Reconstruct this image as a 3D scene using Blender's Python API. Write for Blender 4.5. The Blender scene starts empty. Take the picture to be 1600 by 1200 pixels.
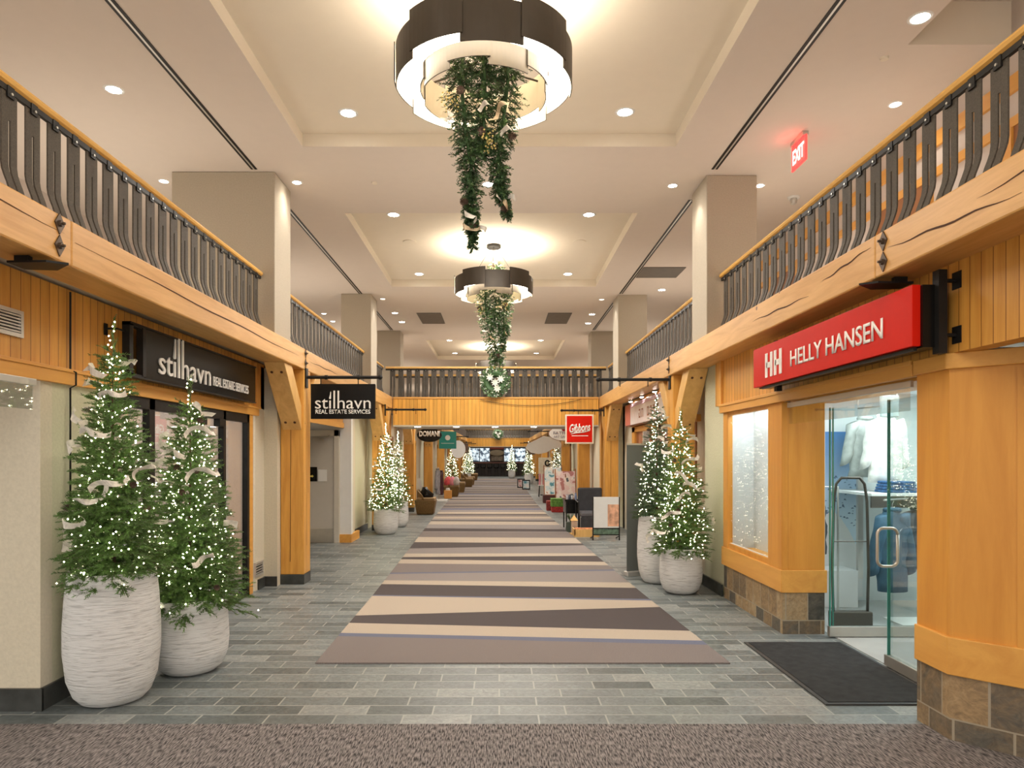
import bpy, math, random
from mathutils import Vector, Matrix, noise as mnoise
C = bpy.context.scene.collection
PI = math.pi
# ------------------------------------------------------------------ camera, world, exposure
cd = bpy.data.cameras.new('camera'); cam = bpy.data.objects.new('camera', cd); C.objects.link(cam)
cam.location = (0, 0, 1.7); cam.rotation_euler = (PI/2, 0, 0)
cd.sensor_width = 36; cd.lens = 24.3; cd.shift_x = 0.0125; cd.shift_y = 0.07
cd.clip_start = 0.05; cd.clip_end = 200
bpy.context.scene.camera = cam
W = bpy.data.worlds.new('world'); bpy.context.scene.world = W; W.use_nodes = True
W.node_tree.nodes['Background'].inputs[0].default_value = (1, .93, .84, 1)
W.node_tree.nodes['Background'].inputs[1].default_value = 1.15
vs = bpy.context.scene.view_settings
vs.view_transform = 'Standard'; vs.look = 'None'; vs.gamma = 1; vs.use_curve_mapping = False; vs.exposure = 0.66
WARM = (1, .89, .75); NEUT = (1, .95, .88); COOL = (.9, .97, 1)

def lamp(kind, name, loc, power, col=WARM, size=.1, rot=(0, 0, 0), angle=None, sy=None):
    l = bpy.data.lights.new(name, kind); l.energy = power; l.color = col
    if kind == 'AREA':
        l.size = size
        if sy: l.shape = 'RECTANGLE'; l.size_y = sy
    else: l.shadow_soft_size = size
    if kind == 'SPOT': l.spot_size = angle or math.radians(130); l.spot_blend = .6
    o = bpy.data.objects.new(name, l); o.location = loc; o.rotation_euler = rot; C.objects.link(o); return o
# broad light of the hall: added area fills under the ceiling, no fixtures there
for y in (1.0, 8.5, 14.6, 21.0, 29.0, 38.0, 47.0, 55.0):
    lamp('AREA', 'ceiling_fill', (-.1, y, 4.98), (66 if y < 2 else 84 if y < 10 else 105 if y < 20 else 125), NEUT, 3.0, sy=1.0)
# added upward fills over the galleries brighten the ceiling, no lamps stand there
for y in (2, 7.5, 13, 19, 26, 34, 43, 52):
    for x in (-4.3, 3.55): lamp('AREA', 'gallery_fill', (x, y, 3.4), (10 if x > 0 else 17), WARM, 1.0 if x > 0 else 2.4, (PI, 0, 0), sy=3)
    lamp('AREA', 'aisle_fill', (-.1, y+.2, 3.3), 15, WARM, 3.2, (PI, 0, 0), sy=3.2) if y < 20 else None  # unseen upward fill added above the aisle to lift the ceiling
# ------------------------------------------------------------------ materials
MATS = {}
def ntree(name):
    m = bpy.data.materials.new(name); m.use_nodes = True
    nt = m.node_tree; b = nt.nodes['Principled BSDF']; return m, nt, b
def N(nt, t, **kw):
    n = nt.nodes.new(t)
    for k, v in kw.items():
        if k.startswith('i_'): n.inputs[k[2:]].default_value = v
        else: setattr(n, k, v)
    return n
def mat(name, col, rough=.6, metal=0., var=.06, scale=8., stretch=(1, 1, 1), bump=0., bscale=None, emis=None, es=0., alpha=None, coat=0.):
    if name in MATS: return MATS[name]
    m, nt, b = ntree(name)
    b.inputs['Roughness'].default_value = rough; b.inputs['Metallic'].default_value = metal
    b.inputs['Coat Weight'].default_value = coat
    tc = N(nt, 'ShaderNodeTexCoord'); mp = N(nt, 'ShaderNodeMapping'); mp.inputs['Scale'].default_value = stretch
    nt.links.new(tc.outputs['Object'], mp.inputs['Vector'])
    no = N(nt, 'ShaderNodeTexNoise'); no.inputs['Scale'].default_value = scale; no.inputs['Detail'].default_value = 4
    nt.links.new(mp.outputs[0], no.inputs['Vector'])
    r = N(nt, 'ShaderNodeValToRGB'); e = r.color_ramp.elements
    e[0].position = .3; e[1].position = .7
    e[0].color = tuple(max(0, c*(1-var)) for c in col)+(1,); e[1].color = tuple(min(1, c*(1+var)) for c in col)+(1,)
    nt.links.new(no.outputs['Fac'], r.inputs['Fac']); nt.links.new(r.outputs[0], b.inputs['Base Color'])
    if bump:
        bp = N(nt, 'ShaderNodeBump'); bp.inputs['Strength'].default_value = bump; bp.inputs['Distance'].default_value = .01
        if bscale:
            n2 = N(nt, 'ShaderNodeTexNoise'); n2.inputs['Scale'].default_value = bscale; nt.links.new(mp.outputs[0], n2.inputs['Vector'])
            nt.links.new(n2.outputs['Fac'], bp.inputs['Height'])
        else: nt.links.new(no.outputs['Fac'], bp.inputs['Height'])
        nt.links.new(bp.outputs[0], b.inputs['Normal'])
    if emis: b.inputs['Emission Color'].default_value = tuple(emis)+(1,); b.inputs['Emission Strength'].default_value = es
    MATS[name] = m; return m
def wood(name, dark, light, grain='y', board=None, rough=.42, scale=1.):
    """wood with grain along an axis; board = ('x'|'y', width) draws bead grooves across that world axis"""
    m, nt, b = ntree(name); b.inputs['Roughness'].default_value = rough
    g = N(nt, 'ShaderNodeNewGeometry'); mp = N(nt, 'ShaderNodeMapping')
    s = {'x': (1.2, 14, 14), 'y': (14, 1.2, 14), 'z': (14, 14, 1.2)}[grain]
    mp.inputs['Scale'].default_value = tuple(v*scale for v in s)
    nt.links.new(g.outputs['Position'], mp.inputs['Vector'])
    no = N(nt, 'ShaderNodeTexNoise'); no.inputs['Scale'].default_value = 1; no.inputs['Detail'].default_value = 6; no.inputs['Roughness'].default_value = .65
    no.inputs['Distortion'].default_value = .6
    nt.links.new(mp.outputs[0], no.inputs['Vector'])
    r = N(nt, 'ShaderNodeValToRGB'); e = r.color_ramp.elements
    e[0].position = .28; e[1].position = .62; e[0].color = tuple(dark)+(1,); e[1].color = tuple(light)+(1,)
    nt.links.new(no.outputs['Fac'], r.inputs['Fac'])
    col = r.outputs[0]
    # knots
    vo = N(nt, 'ShaderNodeTexVoronoi'); vo.inputs['Scale'].default_value = 2.3; nt.links.new(g.outputs['Position'], vo.inputs['Vector'])
    lt = N(nt, 'ShaderNodeMath', operation='LESS_THAN'); lt.inputs[1].default_value = .045; nt.links.new(vo.outputs['Distance'], lt.inputs[0])
    mk = N(nt, 'ShaderNodeMix', data_type='RGBA'); nt.links.new(lt.outputs[0], mk.inputs['Factor'])
    nt.links.new(col, mk.inputs['A']); mk.inputs['B'].default_value = (dark[0]*.4, dark[1]*.35, dark[2]*.4, 1)
    if board is None: col = mk.outputs['Result']
    if board:
        ax, w = board
        sx = N(nt, 'ShaderNodeSeparateXYZ'); nt.links.new(g.outputs['Position'], sx.inputs[0])
        d = N(nt, 'ShaderNodeMath', operation='DIVIDE'); d.inputs[1].default_value = w; nt.links.new(sx.outputs[{'x': 0, 'y': 1}[ax]], d.inputs[0])
        fr = N(nt, 'ShaderNodeMath', operation='FRACT'); nt.links.new(d.outputs[0], fr.inputs[0])
        fl = N(nt, 'ShaderNodeMath', operation='FLOOR'); nt.links.new(d.outputs[0], fl.inputs[0])
        wn = N(nt, 'ShaderNodeTexWhiteNoise', noise_dimensions='1D'); nt.links.new(fl.outputs[0], wn.inputs['W'])
        hv = N(nt, 'ShaderNodeMapRange'); hv.inputs['To Min'].default_value = .84; hv.inputs['To Max'].default_value = 1.08
        nt.links.new(wn.outputs['Value'], hv.inputs['Value'])
        hs = N(nt, 'ShaderNodeHueSaturation'); nt.links.new(hv.outputs[0], hs.inputs['Value']); nt.links.new(col, hs.inputs['Color'])
        l2 = N(nt, 'ShaderNodeMath', operation='LESS_THAN'); l2.inputs[1].default_value = .07; nt.links.new(fr.outputs[0], l2.inputs[0])
        mx = N(nt, 'ShaderNodeMix', data_type='RGBA'); nt.links.new(l2.outputs[0], mx.inputs['Factor'])
        nt.links.new(hs.outputs[0], mx.inputs['A']); mx.inputs['B'].default_value = (dark[0]*.38, dark[1]*.3, dark[2]*.3, 1)
        col = mx.outputs['Result']
    nt.links.new(col, b.inputs['Base Color'])
    bp = N(nt, 'ShaderNodeBump'); bp.inputs['Strength'].default_value = .08; bp.inputs['Distance'].default_value = .01
    nt.links.new(no.outputs['Fac'], bp.inputs['Height']); nt.links.new(bp.outputs[0], b.inputs['Normal'])
    MATS[name] = m; return m
def tiles(name, plane, w, h, ramp, mortar, rough=.45, offs=.5, msize=.008, mixn=.5, squash=1., bias=0., zoff=0.):
    """brick-laid stone tiles; plane picks the two world axes"""
    m, nt, b = ntree(name); b.inputs['Roughness'].default_value = rough
    g = N(nt, 'ShaderNodeNewGeometry'); sx = N(nt, 'ShaderNodeSeparateXYZ'); nt.links.new(g.outputs['Position'], sx.inputs[0])
    cb = N(nt, 'ShaderNodeCombineXYZ'); ad = N(nt, 'ShaderNodeMath', operation='ADD'); ad.inputs[1].default_value = zoff
    nt.links.new(sx.outputs[plane[0]], cb.inputs[0]); nt.links.new(sx.outputs[plane[1]], ad.inputs[0]); nt.links.new(ad.outputs[0], cb.inputs[1])
    br = N(nt, 'ShaderNodeTexBrick'); br.offset = offs; br.squash = squash; br.squash_frequency = 2
    br.inputs['Scale'].default_value = 1; br.inputs['Brick Width'].default_value = w; br.inputs['Row Height'].default_value = h
    br.inputs['Mortar Size'].default_value = msize; br.inputs['Mortar Smooth'].default_value = .1; br.inputs['Bias'].default_value = bias
    br.inputs['Color1'].default_value = (0, 0, 0, 1); br.inputs['Color2'].default_value = (1, 1, 1, 1); br.inputs['Mortar'].default_value = (.5, .5, .5, 1)
    nt.links.new(cb.outputs[0], br.inputs['Vector'])
    no = N(nt, 'ShaderNodeTexNoise'); no.inputs['Scale'].default_value = 6; no.inputs['Detail'].default_value = 7; no.inputs['Roughness'].default_value = .65
    no.inputs['Distortion'].default_value = 1.2
    nt.links.new(cb.outputs[0], no.inputs['Vector'])
    mx = N(nt, 'ShaderNodeMix', data_type='FLOAT'); mx.inputs['Factor'].default_value = mixn
    nt.links.new(br.outputs['Color'], mx.inputs['A']); nt.links.new(no.outputs['Fac'], mx.inputs['B'])
    r = N(nt, 'ShaderNodeValToRGB'); els = r.color_ramp.elements
    while len(els) < len(ramp): els.new(.5)
    for i, (p, c) in enumerate(ramp): els[i].position = p; els[i].color = tuple(c)+(1,)
    nt.links.new(mx.outputs['Result'], r.inputs['Fac'])
    n3 = N(nt, 'ShaderNodeTexNoise'); n3.inputs['Scale'].default_value = 14; n3.inputs['Detail'].default_value = 8; n3.inputs['Roughness'].default_value = .75; n3.inputs['Distortion'].default_value = 2.
    nt.links.new(cb.outputs[0], n3.inputs['Vector']); mr = N(nt, 'ShaderNodeMapRange'); mr.inputs['From Min'].default_value = .3; mr.inputs['From Max'].default_value = .7; mr.inputs['To Min'].default_value = .62; mr.inputs['To Max'].default_value = 1.4
    nt.links.new(n3.outputs['Fac'], mr.inputs['Value']); hs = N(nt, 'ShaderNodeHueSaturation'); nt.links.new(mr.outputs[0], hs.inputs['Value']); nt.links.new(r.outputs[0], hs.inputs['Color'])
    m2 = N(nt, 'ShaderNodeMix', data_type='RGBA'); nt.links.new(br.outputs['Fac'], m2.inputs['Factor'])
    nt.links.new(hs.outputs[0], m2.inputs['A']); m2.inputs['B'].default_value = tuple(mortar)+(1,)
    nt.links.new(m2.outputs['Result'], b.inputs['Base Color'])
    bp = N(nt, 'ShaderNodeBump'); bp.inputs['Strength'].default_value = .35; bp.inputs['Distance'].default_value = .01
    sub = N(nt, 'ShaderNodeMath', operation='SUBTRACT'); nt.links.new(no.outputs['Fac'], sub.inputs[0]); nt.links.new(br.outputs['Fac'], sub.inputs[1])
    nt.links.new(sub.outputs[0], bp.inputs['Height']); nt.links.new(bp.outputs[0], b.inputs['Normal'])
    MATS[name] = m; return m
def glass(name, tint=(.93, .98, .97), gloss=.1, rough=0.):
    m, nt, b = ntree(name); nt.nodes.remove(b)
    out = [n for n in nt.nodes if n.type == 'OUTPUT_MATERIAL'][0]
    t = N(nt, 'ShaderNodeBsdfTransparent'); t.inputs[0].default_value = tuple(tint)+(1,)
    g = N(nt, 'ShaderNodeBsdfGlossy'); g.inputs['Roughness'].default_value = rough
    f = N(nt, 'ShaderNodeFresnel'); f.inputs['IOR'].default_value = 1.45
    ml = N(nt, 'ShaderNodeMath', operation='MULTIPLY'); ml.inputs[1].default_value = gloss*3; nt.links.new(f.outputs[0], ml.inputs[0])
    x = N(nt, 'ShaderNodeMixShader'); nt.links.new(ml.outputs[0], x.inputs[0]); nt.links.new(t.outputs[0], x.inputs[1]); nt.links.new(g.outputs[0], x.inputs[2])
    nt.links.new(x.outputs[0], out.inputs['Surface']); MATS[name] = m; return m
def emit(name, col, s, nee=True):
    m = mat(name, col, .5, emis=col, es=s)
    if not nee: m.cycles.emission_sampling = 'NONE'
    return m

M_beam = wood('beam_fir', (.60, .30, .075), (.76, .43, .14), 'y')
M_post = wood('post_fir', (.60, .27, .045), (.78, .40, .08), 'z')
M_brace = wood('brace_fir', (.66, .37, .11), (.82, .51, .18), 'z', scale=.7)
M_cladY = wood('beadboard_side', (.64, .28, .042), (.79, .40, .08), 'z', ('y', .094))
M_cladX = wood('beadboard_cross', (.70, .32, .045), (.84, .45, .085), 'z', ('x', .094))
M_trimY = wood('trim_maple', (.66, .30, .055), (.78, .40, .085), 'y', scale=.5)
M_panel = wood('panel_maple', (.62, .255, .034), (.74, .34, .055), 'z', scale=.5)
for _m in (M_panel, M_trimY, M_cladY, M_cladX):          # clear finish has no knots to speak of
    for n in _m.node_tree.nodes:
        if n.type == 'MATH' and n.operation == 'LESS_THAN' and abs(n.inputs[1].default_value-.045) < 1e-4: n.inputs[1].default_value = 0
M_rail = wood('rail_maple', (.70, .38, .08), (.85, .50, .13), 'y', scale=.4, rough=.3)
M_railx = wood('rail_maple_cross', (.70, .40, .12), (.85, .54, .2), 'x', scale=.4, rough=.3)
M_redwood = wood('jamb_mahogany', (.22, .07, .02), (.34, .12, .035), 'z', scale=.5)
M_ceil = mat('ceiling_paint', (.72, .64, .57), .9, var=.01)
M_tray = mat('tray_paint', (.78, .70, .58), .9, var=.01)
M_colm = mat('column_vinyl', (.46, .40, .31), .85, var=.05, scale=60, bump=.15)
M_wall = mat('wall_plaster', (.66, .60, .47), .9, var=.05, scale=50, bump=.3)
M_wall2 = mat('wall_plaster_green', (.60, .58, .42), .9, var=.05, scale=50, bump=.3)
M_white = mat('white_paint', (.78, .78, .76), .7, var=.02)
M_black = mat('black_steel', (.018, .017, .016), .45, .3, var=.2, bump=.05, bscale=200)
M_iron = mat('hammered_iron', (.075, .062, .046), .55, .1, var=.3, scale=120, bump=.5, bscale=220)
M_bronze = mat('bronze_metal', (.075, .062, .048), .4, .5, var=.05)
M_slab = mat('soffit_paint', (.55, .5, .42), .9, var=.02)
M_slate = tiles('slate_floor', (0, 1), .44, .168, [(.1, (.085, .10, .10)), (.35, (.145, .168, .17)), (.6, (.20, .225, .225)), (.8, (.27, .285, .275)), (.95, (.42, .37, .28))], (.33, .34, .32), .38, .42, .006, .38, bias=-.1)
M_stoneY = tiles('slate_cladding', (1, 2), .21, .27, [(.12, (.03, .032, .03)), (.32, (.11, .10, .08)), (.48, (.20, .14, .08)), (.62, (.33, .22, .11)), (.85, (.44, .35, .22))], (.35, .3, .22), .5, .4, .005, .5, zoff=.14)
M_stoneX = tiles('slate_cladding_return', (0, 2), .21, .27, [(.12, (.03, .032, .03)), (.32, (.11, .10, .08)), (.48, (.20, .14, .08)), (.62, (.33, .22, .11)), (.85, (.44, .35, .22))], (.35, .3, .22), .5, .4, .005, .5, zoff=.14)
M_base = mat('black_slate_base', (.045, .048, .045), .35, var=.35, scale=9, bump=.2)
M_glass = glass('clear_glass', (.95, .985, .975), .1)
M_glassw = glass('storefront_glass', (.93, .95, .95), .14)
M_frost = glass('display_glass', (.97, .99, 1), .035)
M_gedge = mat('glass_edge', (.05, .28, .24), .1, var=.05)
M_steel = mat('brushed_steel', (.55, .53, .48), .35, .8, var=.05)
M_alum = mat('aluminium', (.62, .60, .56), .4, .6, var=.03)
M_signb = mat('sign_black', (.006, .0055, .005), .25, var=.2)
for _m in (M_signb, M_black): _m.node_tree.nodes['Principled BSDF'].inputs['Specular IOR Level'].default_value = .25
M_letters = mat('letter_white', (.90, .88, .84), .5, var=.01)
M_red = mat('sign_red', (.66, .014, .005), .4, var=.03); M_red.node_tree.nodes['Principled BSDF'].inputs['Specular IOR Level'].default_value = .12
# runner carpet tones
def carpet(name, c, sc=170): return mat(name, c, .95, var=.4, scale=sc, bump=.4)
M_taupe = carpet('runner_taupe', (.195, .165, .155)); M_cream = carpet('runner_cream', (.44, .37, .295)); M_dark = carpet('runner_plum', (.072, .058, .058)); M_blue = carpet('runner_blue', (.13, .14, .20)); M_grey = carpet('runner_grey', (.25, .22, .21))
def loop_carpet():
    m, nt, b = ntree('loop_carpet'); b.inputs['Roughness'].default_value = .95
    g = N(nt, 'ShaderNodeNewGeometry'); mp = N(nt, 'ShaderNodeMapping'); mp.inputs['Scale'].default_value = (130, 18, 1)
    nt.links.new(g.outputs['Position'], mp.inputs['Vector'])
    vo = N(nt, 'ShaderNodeTexNoise'); vo.inputs['Scale'].default_value = 1; vo.inputs['Detail'].default_value = 2; nt.links.new(mp.outputs[0], vo.inputs['Vector'])
    r = N(nt, 'ShaderNodeValToRGB'); e = r.color_ramp.elements
    e[0].position = .36; e[0].color = (.028, .025, .026, 1); e[1].position = .62; e[1].color = (.28, .25, .24, 1)
    nt.links.new(vo.outputs['Fac'], r.inputs['Fac']); nt.links.new(r.outputs[0], b.inputs['Base Color'])
    bp = N(nt, 'ShaderNodeBump'); bp.inputs['Strength'].default_value = .5; bp.inputs['Distance'].default_value = .01
    nt.links.new(vo.outputs['Fac'], bp.inputs['Height']); nt.links.new(bp.outputs[0], b.inputs['Normal']); return m
M_loop = loop_carpet()
M_mat = mat('doormat_fibre', (.014, .014, .014), .95, var=.5, scale=14, bump=.3, bscale=300)
def pot_mat():
    m, nt, b = ntree('pot_scratched'); b.inputs['Roughness'].default_value = .8
    tc = N(nt, 'ShaderNodeTexCoord'); mp = N(nt, 'ShaderNodeMapping'); mp.inputs['Scale'].default_value = (7, 7, 95)
    nt.links.new(tc.outputs['Object'], mp.inputs['Vector'])
    no = N(nt, 'ShaderNodeTexNoise'); no.inputs['Scale'].default_value = 1; no.inputs['Detail'].default_value = 5; no.inputs['Distortion'].default_value = .8
    nt.links.new(mp.outputs[0], no.inputs['Vector'])
    r = N(nt, 'ShaderNodeValToRGB'); e = r.color_ramp.elements
    e[0].position = .28; e[0].color = (.42, .415, .41, 1); e[1].position = .5; e[1].color = (.72, .72, .71, 1)
    nt.links.new(no.outputs['Fac'], r.inputs['Fac']); nt.links.new(r.outputs[0], b.inputs['Base Color'])
    bp = N(nt, 'ShaderNodeBump'); bp.inputs['Strength'].default_value = .8; bp.inputs['Distance'].default_value = .008
    nt.links.new(no.outputs['Fac'], bp.inputs['Height']); nt.links.new(bp.outputs[0], b.inputs['Normal']); return m
M_pot = pot_mat()
M_soil = mat('moss', (.03, .045, .02), .9)
M_needle = mat('fir_needles', (.10, .20, .04), .55, var=.55, scale=14)
M_needle2 = mat('fir_needles_cool', (.045, .105, .035), .55, var=.5, scale=14)
M_bark = mat('bark', (.08, .05, .03), .9)
M_bulb = emit('bulb_glow', (1, .90, .64), 17, False)
M_ribbon = mat('ribbon_birch', (.72, .68, .60), .6, var=.28, scale=22)
M_ribgold = mat('ribbon_gold', (.60, .47, .30), .5, var=.25, scale=22)
M_cone = mat('pinecone', (.10, .06, .04), .7, var=.7, scale=60)
M_berry = mat('gold_sprig', (.75, .60, .22), .5, var=.3)
M_leafg = mat('leaf_green', (.10, .19, .06), .45, var=.5, scale=12)
M_leafw = mat('leaf_white', (.70, .72, .62), .5, var=.15)
M_glow = emit('chandelier_diffuser', (1, .90, .74), 9)
M_cream2 = mat('shade_inner_cream', (.80, .72, .56), .6, var=.02)
M_lens = emit('downlight_lens', (1, .93, .82), 22, False)
M_lensdim = emit('downlight_dim', (1, .9, .75), 3, False)

# ------------------------------------------------------------------ mesh builder
class MB:
    def __init__(s): s.v = []; s.f = []; s.m = []
    def quad(s, a, b, c, d, mi=0):
        i = len(s.v); s.v += [tuple(a), tuple(b), tuple(c), tuple(d)]; s.f.append((i, i+1, i+2, i+3)); s.m.append(mi)
    def tri(s, a, b, c, mi=0):
        i = len(s.v); s.v += [tuple(a), tuple(b), tuple(c)]; s.f.append((i, i+1, i+2)); s.m.append(mi)
    def box(s, x0, x1, y0, y1, z0, z1, mi=0, M=None):
        i = len(s.v)
        vs_ = [(x, y, z) for x in (x0, x1) for y in (y0, y1) for z in (z0, z1)]
        if M: vs_ = [tuple(M @ Vector(p)) for p in vs_]
        s.v += vs_
        for f in ((0, 1, 3, 2), (4, 6, 7, 5), (0, 4, 5, 1), (2, 3, 7, 6), (0, 2, 6, 4), (1, 5, 7, 3)):
            s.f.append(tuple(i+k for k in f)); s.m.append(mi)
        return s
    def prism(s, pts, z0, z1, mi=0, M=None):
        n = len(pts); i = len(s.v)
        q = [(p[0], p[1], z0) for p in pts]+[(p[0], p[1], z1) for p in pts]
        if M: q = [tuple(M @ Vector(p)) for p in q]
        s.v += q
        s.f.append(tuple(i+k for k in reversed(range(n)))); s.m.append(mi)
        s.f.append(tuple(i+n+k for k in range(n))); s.m.append(mi)
        for k in range(n):
            s.f.append((i+k, i+(k+1) % n, i+n+(k+1) % n, i+n+k)); s.m.append(mi)
        return s
    def tube(s, path, r, n=8, mi=0, cap=True):
        P = [Vector(p) for p in path]; L = len(P); i0 = len(s.v)
        rr = r if isinstance(r, (list, tuple)) else [r]*L
        u = None
        for k in range(L):
            t = (P[min(k+1, L-1)]-P[max(k-1, 0)]).normalized()
            if u is None: u = t.orthogonal().normalized()
            else:
                u = (u-t*u.dot(t))
                u = u.normalized() if u.length > 1e-6 else t.orthogonal().normalized()
            w = t.cross(u)
            for j in range(n):
                a = 2*PI*j/n; s.v.append(tuple(P[k]+(u*math.cos(a)+w*math.sin(a))*rr[k]))
        for k in range(L-1):
            for j in range(n):
                a = i0+k*n+j; b = i0+k*n+(j+1) % n; s.f.append((a, b, b+n, a+n)); s.m.append(mi)
        if cap:
            s.f.append(tuple(i0+j for j in reversed(range(n)))); s.m.append(mi)
            s.f.append(tuple(i0+(L-1)*n+j for j in range(n))); s.m.append(mi)
        return s
    def lathe(s, prof, c=(0, 0, 0), n=40, mi=0, sx=1, sy=1, closed=False):
        i0 = len(s.v); L = len(prof)
        for r, z in prof:
            for j in range(n):
                a = 2*PI*j/n; s.v.append((c[0]+r*math.cos(a)*sx, c[1]+r*math.sin(a)*sy, c[2]+z))
        for k in range(L if closed else L-1):
            k2 = (k+1) % L
            for j in range(n):
                j2 = (j+1) % n
                s.f.append((i0+k*n+j, i0+k*n+j2, i0+k2*n+j2, i0+k2*n+j)); s.m.append(mi)
        return s
    def loft(s, rings, n=16, mi=0, wob=0., seed=0, cap=True):
        """rings of (centre, rx vector, ry vector)"""
        i0 = len(s.v); L = len(rings)
        for k, (c, a_, b_) in enumerate(rings):
            c = Vector(c); a_ = Vector(a_); b_ = Vector(b_)
            for j in range(n):
                a = 2*PI*j/n; p = c+a_*math.cos(a)+b_*math.sin(a)
                if wob:
                    q = mnoise.noise(p*9+Vector((seed, 0, 0))); p = p+(p-c).normalized()*q*wob
                s.v.append(tuple(p))
        for k in range(L-1):
            for j in range(n):
                a = i0+k*n+j; b = i0+k*n+(j+1) % n; s.f.append((a, b, b+n, a+n)); s.m.append(mi)
        if cap:
            s.f.append(tuple(i0+j for j in reversed(range(n)))); s.m.append(mi)
            s.f.append(tuple(i0+(L-1)*n+j for j in range(n))); s.m.append(mi)
        return s
    def build(s, name, mats, parent=None, smooth=False, bevel=0., loc=(0, 0, 0), rot=(0, 0, 0)):
        me = bpy.data.meshes.new(name); me.from_pydata(s.v, [], s.f)
        if not isinstance(mats, (list, tuple)): mats = [mats]
        for m in mats: me.materials.append(m)
        if len(mats) > 1: me.polygons.foreach_set('material_index', s.m)
        if smooth: me.polygons.foreach_set('use_smooth', [True]*len(s.f))
        me.update()
        o = bpy.data.objects.new(name, me); C.objects.link(o); o.location = loc; o.rotation_euler = rot
        if parent: o.parent = parent
        if bevel:
            b = o.modifiers.new('bevel', 'BEVEL'); b.width = bevel; b.segments = 2; b.limit_method = 'ANGLE'
        return o
def smooth_angle(o, a=40):
    m = o.data
    m.polygons.foreach_set('use_smooth', [True]*len(m.polygons))
    try: m.set_sharp_from_angle(angle=math.radians(a))
    except Exception: pass
    return o
def tag(o, label, cat, group=None):
    o['label'] = label; o['category'] = cat
    if group: o['group'] = group
    return o
def thing(name, label, cat, loc=(0, 0, 0), rz=0, group=None):
    o = bpy.data.objects.new(name, None); C.objects.link(o); o.location = loc; o.rotation_euler = (0, 0, rz); o.empty_display_size = .1
    return tag(o, label, cat, group)
def struct(o): o['kind'] = 'structure'; return o
def copy_tree(o, parent=None):
    c = o.copy(); C.objects.link(c); c.parent = parent
    for ch in list(o.children): copy_tree(ch, c)
    return c
def text_mesh(body, w, h, mat_, name='lettering', ext=.004, parent=None, M=None, tall=None, shear=0., bold=0., tallx=.45):
    cu = bpy.data.curves.new('t', 'FONT'); cu.body = body; cu.size = 1; cu.extrude = 0; cu.shear = shear; cu.offset = bold; cu.resolution_u = 4
    t = bpy.data.objects.new('t', cu); C.objects.link(t)
    bpy.context.view_layer.update()
    me = bpy.data.meshes.new_from_object(t.evaluated_get(bpy.context.evaluated_depsgraph_get()))
    bpy.data.objects.remove(t); bpy.data.curves.remove(cu)
    if tall:                                   # lift the ascenders of the chosen letter span
        xs_ = [v.co.x for v in me.vertices]; x0, x1 = min(xs_), max(xs_)
        for v in me.vertices:
            fx = (v.co.x-x0)/(x1-x0)
            if tall[0] < fx < tall[1] and v.co.y > .60: v.co.y += tallx
    xs_ = [v.co.x for v in me.vertices]; ys_ = [v.co.y for v in me.vertices]
    x0, x1, y0, y1 = min(xs_), max(xs_), min(ys_), max(ys_)
    for v in me.vertices:
        v.co.x = (v.co.x-(x0+x1)/2)/(x1-x0)*w; v.co.y = (v.co.y-(y0+y1)/2)/(y1-y0)*h
    me.materials.clear(); me.materials.append(mat_)
    o = bpy.data.objects.new(name, me); C.objects.link(o)
    so = o.modifiers.new('thick', 'SOLIDIFY'); so.thickness = ext; so.offset = 1
    if parent: o.parent = parent
    if M is not None: o.matrix_local = M
    return o
def face_front(x, y, z): return Matrix.Translation((x, y, z)) @ Matrix.Rotation(PI/2, 4, 'X')                       # reads from -Y
def face_aisle_L(x, y, z): return Matrix.Translation((x, y, z)) @ Matrix.Rotation(PI/2, 4, 'Z') @ Matrix.Rotation(PI/2, 4, 'X')   # on left wall, faces +X, text runs +Y
def face_aisle_R(x, y, z): return Matrix.Translation((x, y, z)) @ Matrix.Rotation(-PI/2, 4, 'Z') @ Matrix.Rotation(PI/2, 4, 'X')  # on right wall, faces -X, text runs -Y

# ------------------------------------------------------------------ key dimensions
XL, XR = -2.58, 2.42            # aisle faces of the timber beams
BZ0, BZ1 = 2.84, 3.12           # beam underside / top
CZ, TZ = 5.03, 5.17             # ceiling, tray ceiling
WL, WR = -3.06, 2.69            # storefront planes
YE = 61.
# ------------------------------------------------------------------ floors
m = MB(); m.quad((-9, 4.37, 0), (9, 4.37, 0), (9, YE, 0), (-9, YE, 0)); struct(m.build('floor', M_slate))
m = MB(); m.quad((-9, -6, .004), (9, -6, .004), (9, 4.37, .004), (-9, 4.37, .004)); struct(m.build('floor', M_loop))
# striped runner: edges follow the walk, wedge shaped bands
LE = [(5.65, -1.50), (8.38, -1.53), (11.3, -1.6), (18.4, -1.785), (24.2, -1.88), (51, -2.03)]
RE = [(5.65, 1.885), (8.4, 1.76), (11.0, 1.67), (13.0, 1.60), (20.2, 1.37), (24.2, 1.31), (51, 1.42)]
def interp(T, y):
    if y <= T[0][0]: return T[0][1]
    for (a, b), (c, d) in zip(T, T[1:]):
        if y <= c: return b+(d-b)*(y-a)/(c-a)
    return T[-1][1]
px = lambda y: 1836./(y-712.)
st = [(0, 995.8, 1009.5), (3, 990.8, 1003), (1, 975, 987.5), (2, 963.5, 950), (1, 932.5, 940), (3, 931, 937.5), (2, 914, 920), (1, 908, 911.5), (4, 898, 893), (3, 896, 891),
      (0, 881.5, 884.5), (1, 875, 879), (2, 871.5, 869.5), (1, 866, 865.5), (4, 858, 853), (2, 848, 850), (1, 840, 841.5), (0, 832, 833), (4, 831, 831.5), (2, 826, 828), (4, 820, 821), (1, 815, 816)]
m = MB(); a, b = px(1037.5), px(1037.5)
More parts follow.
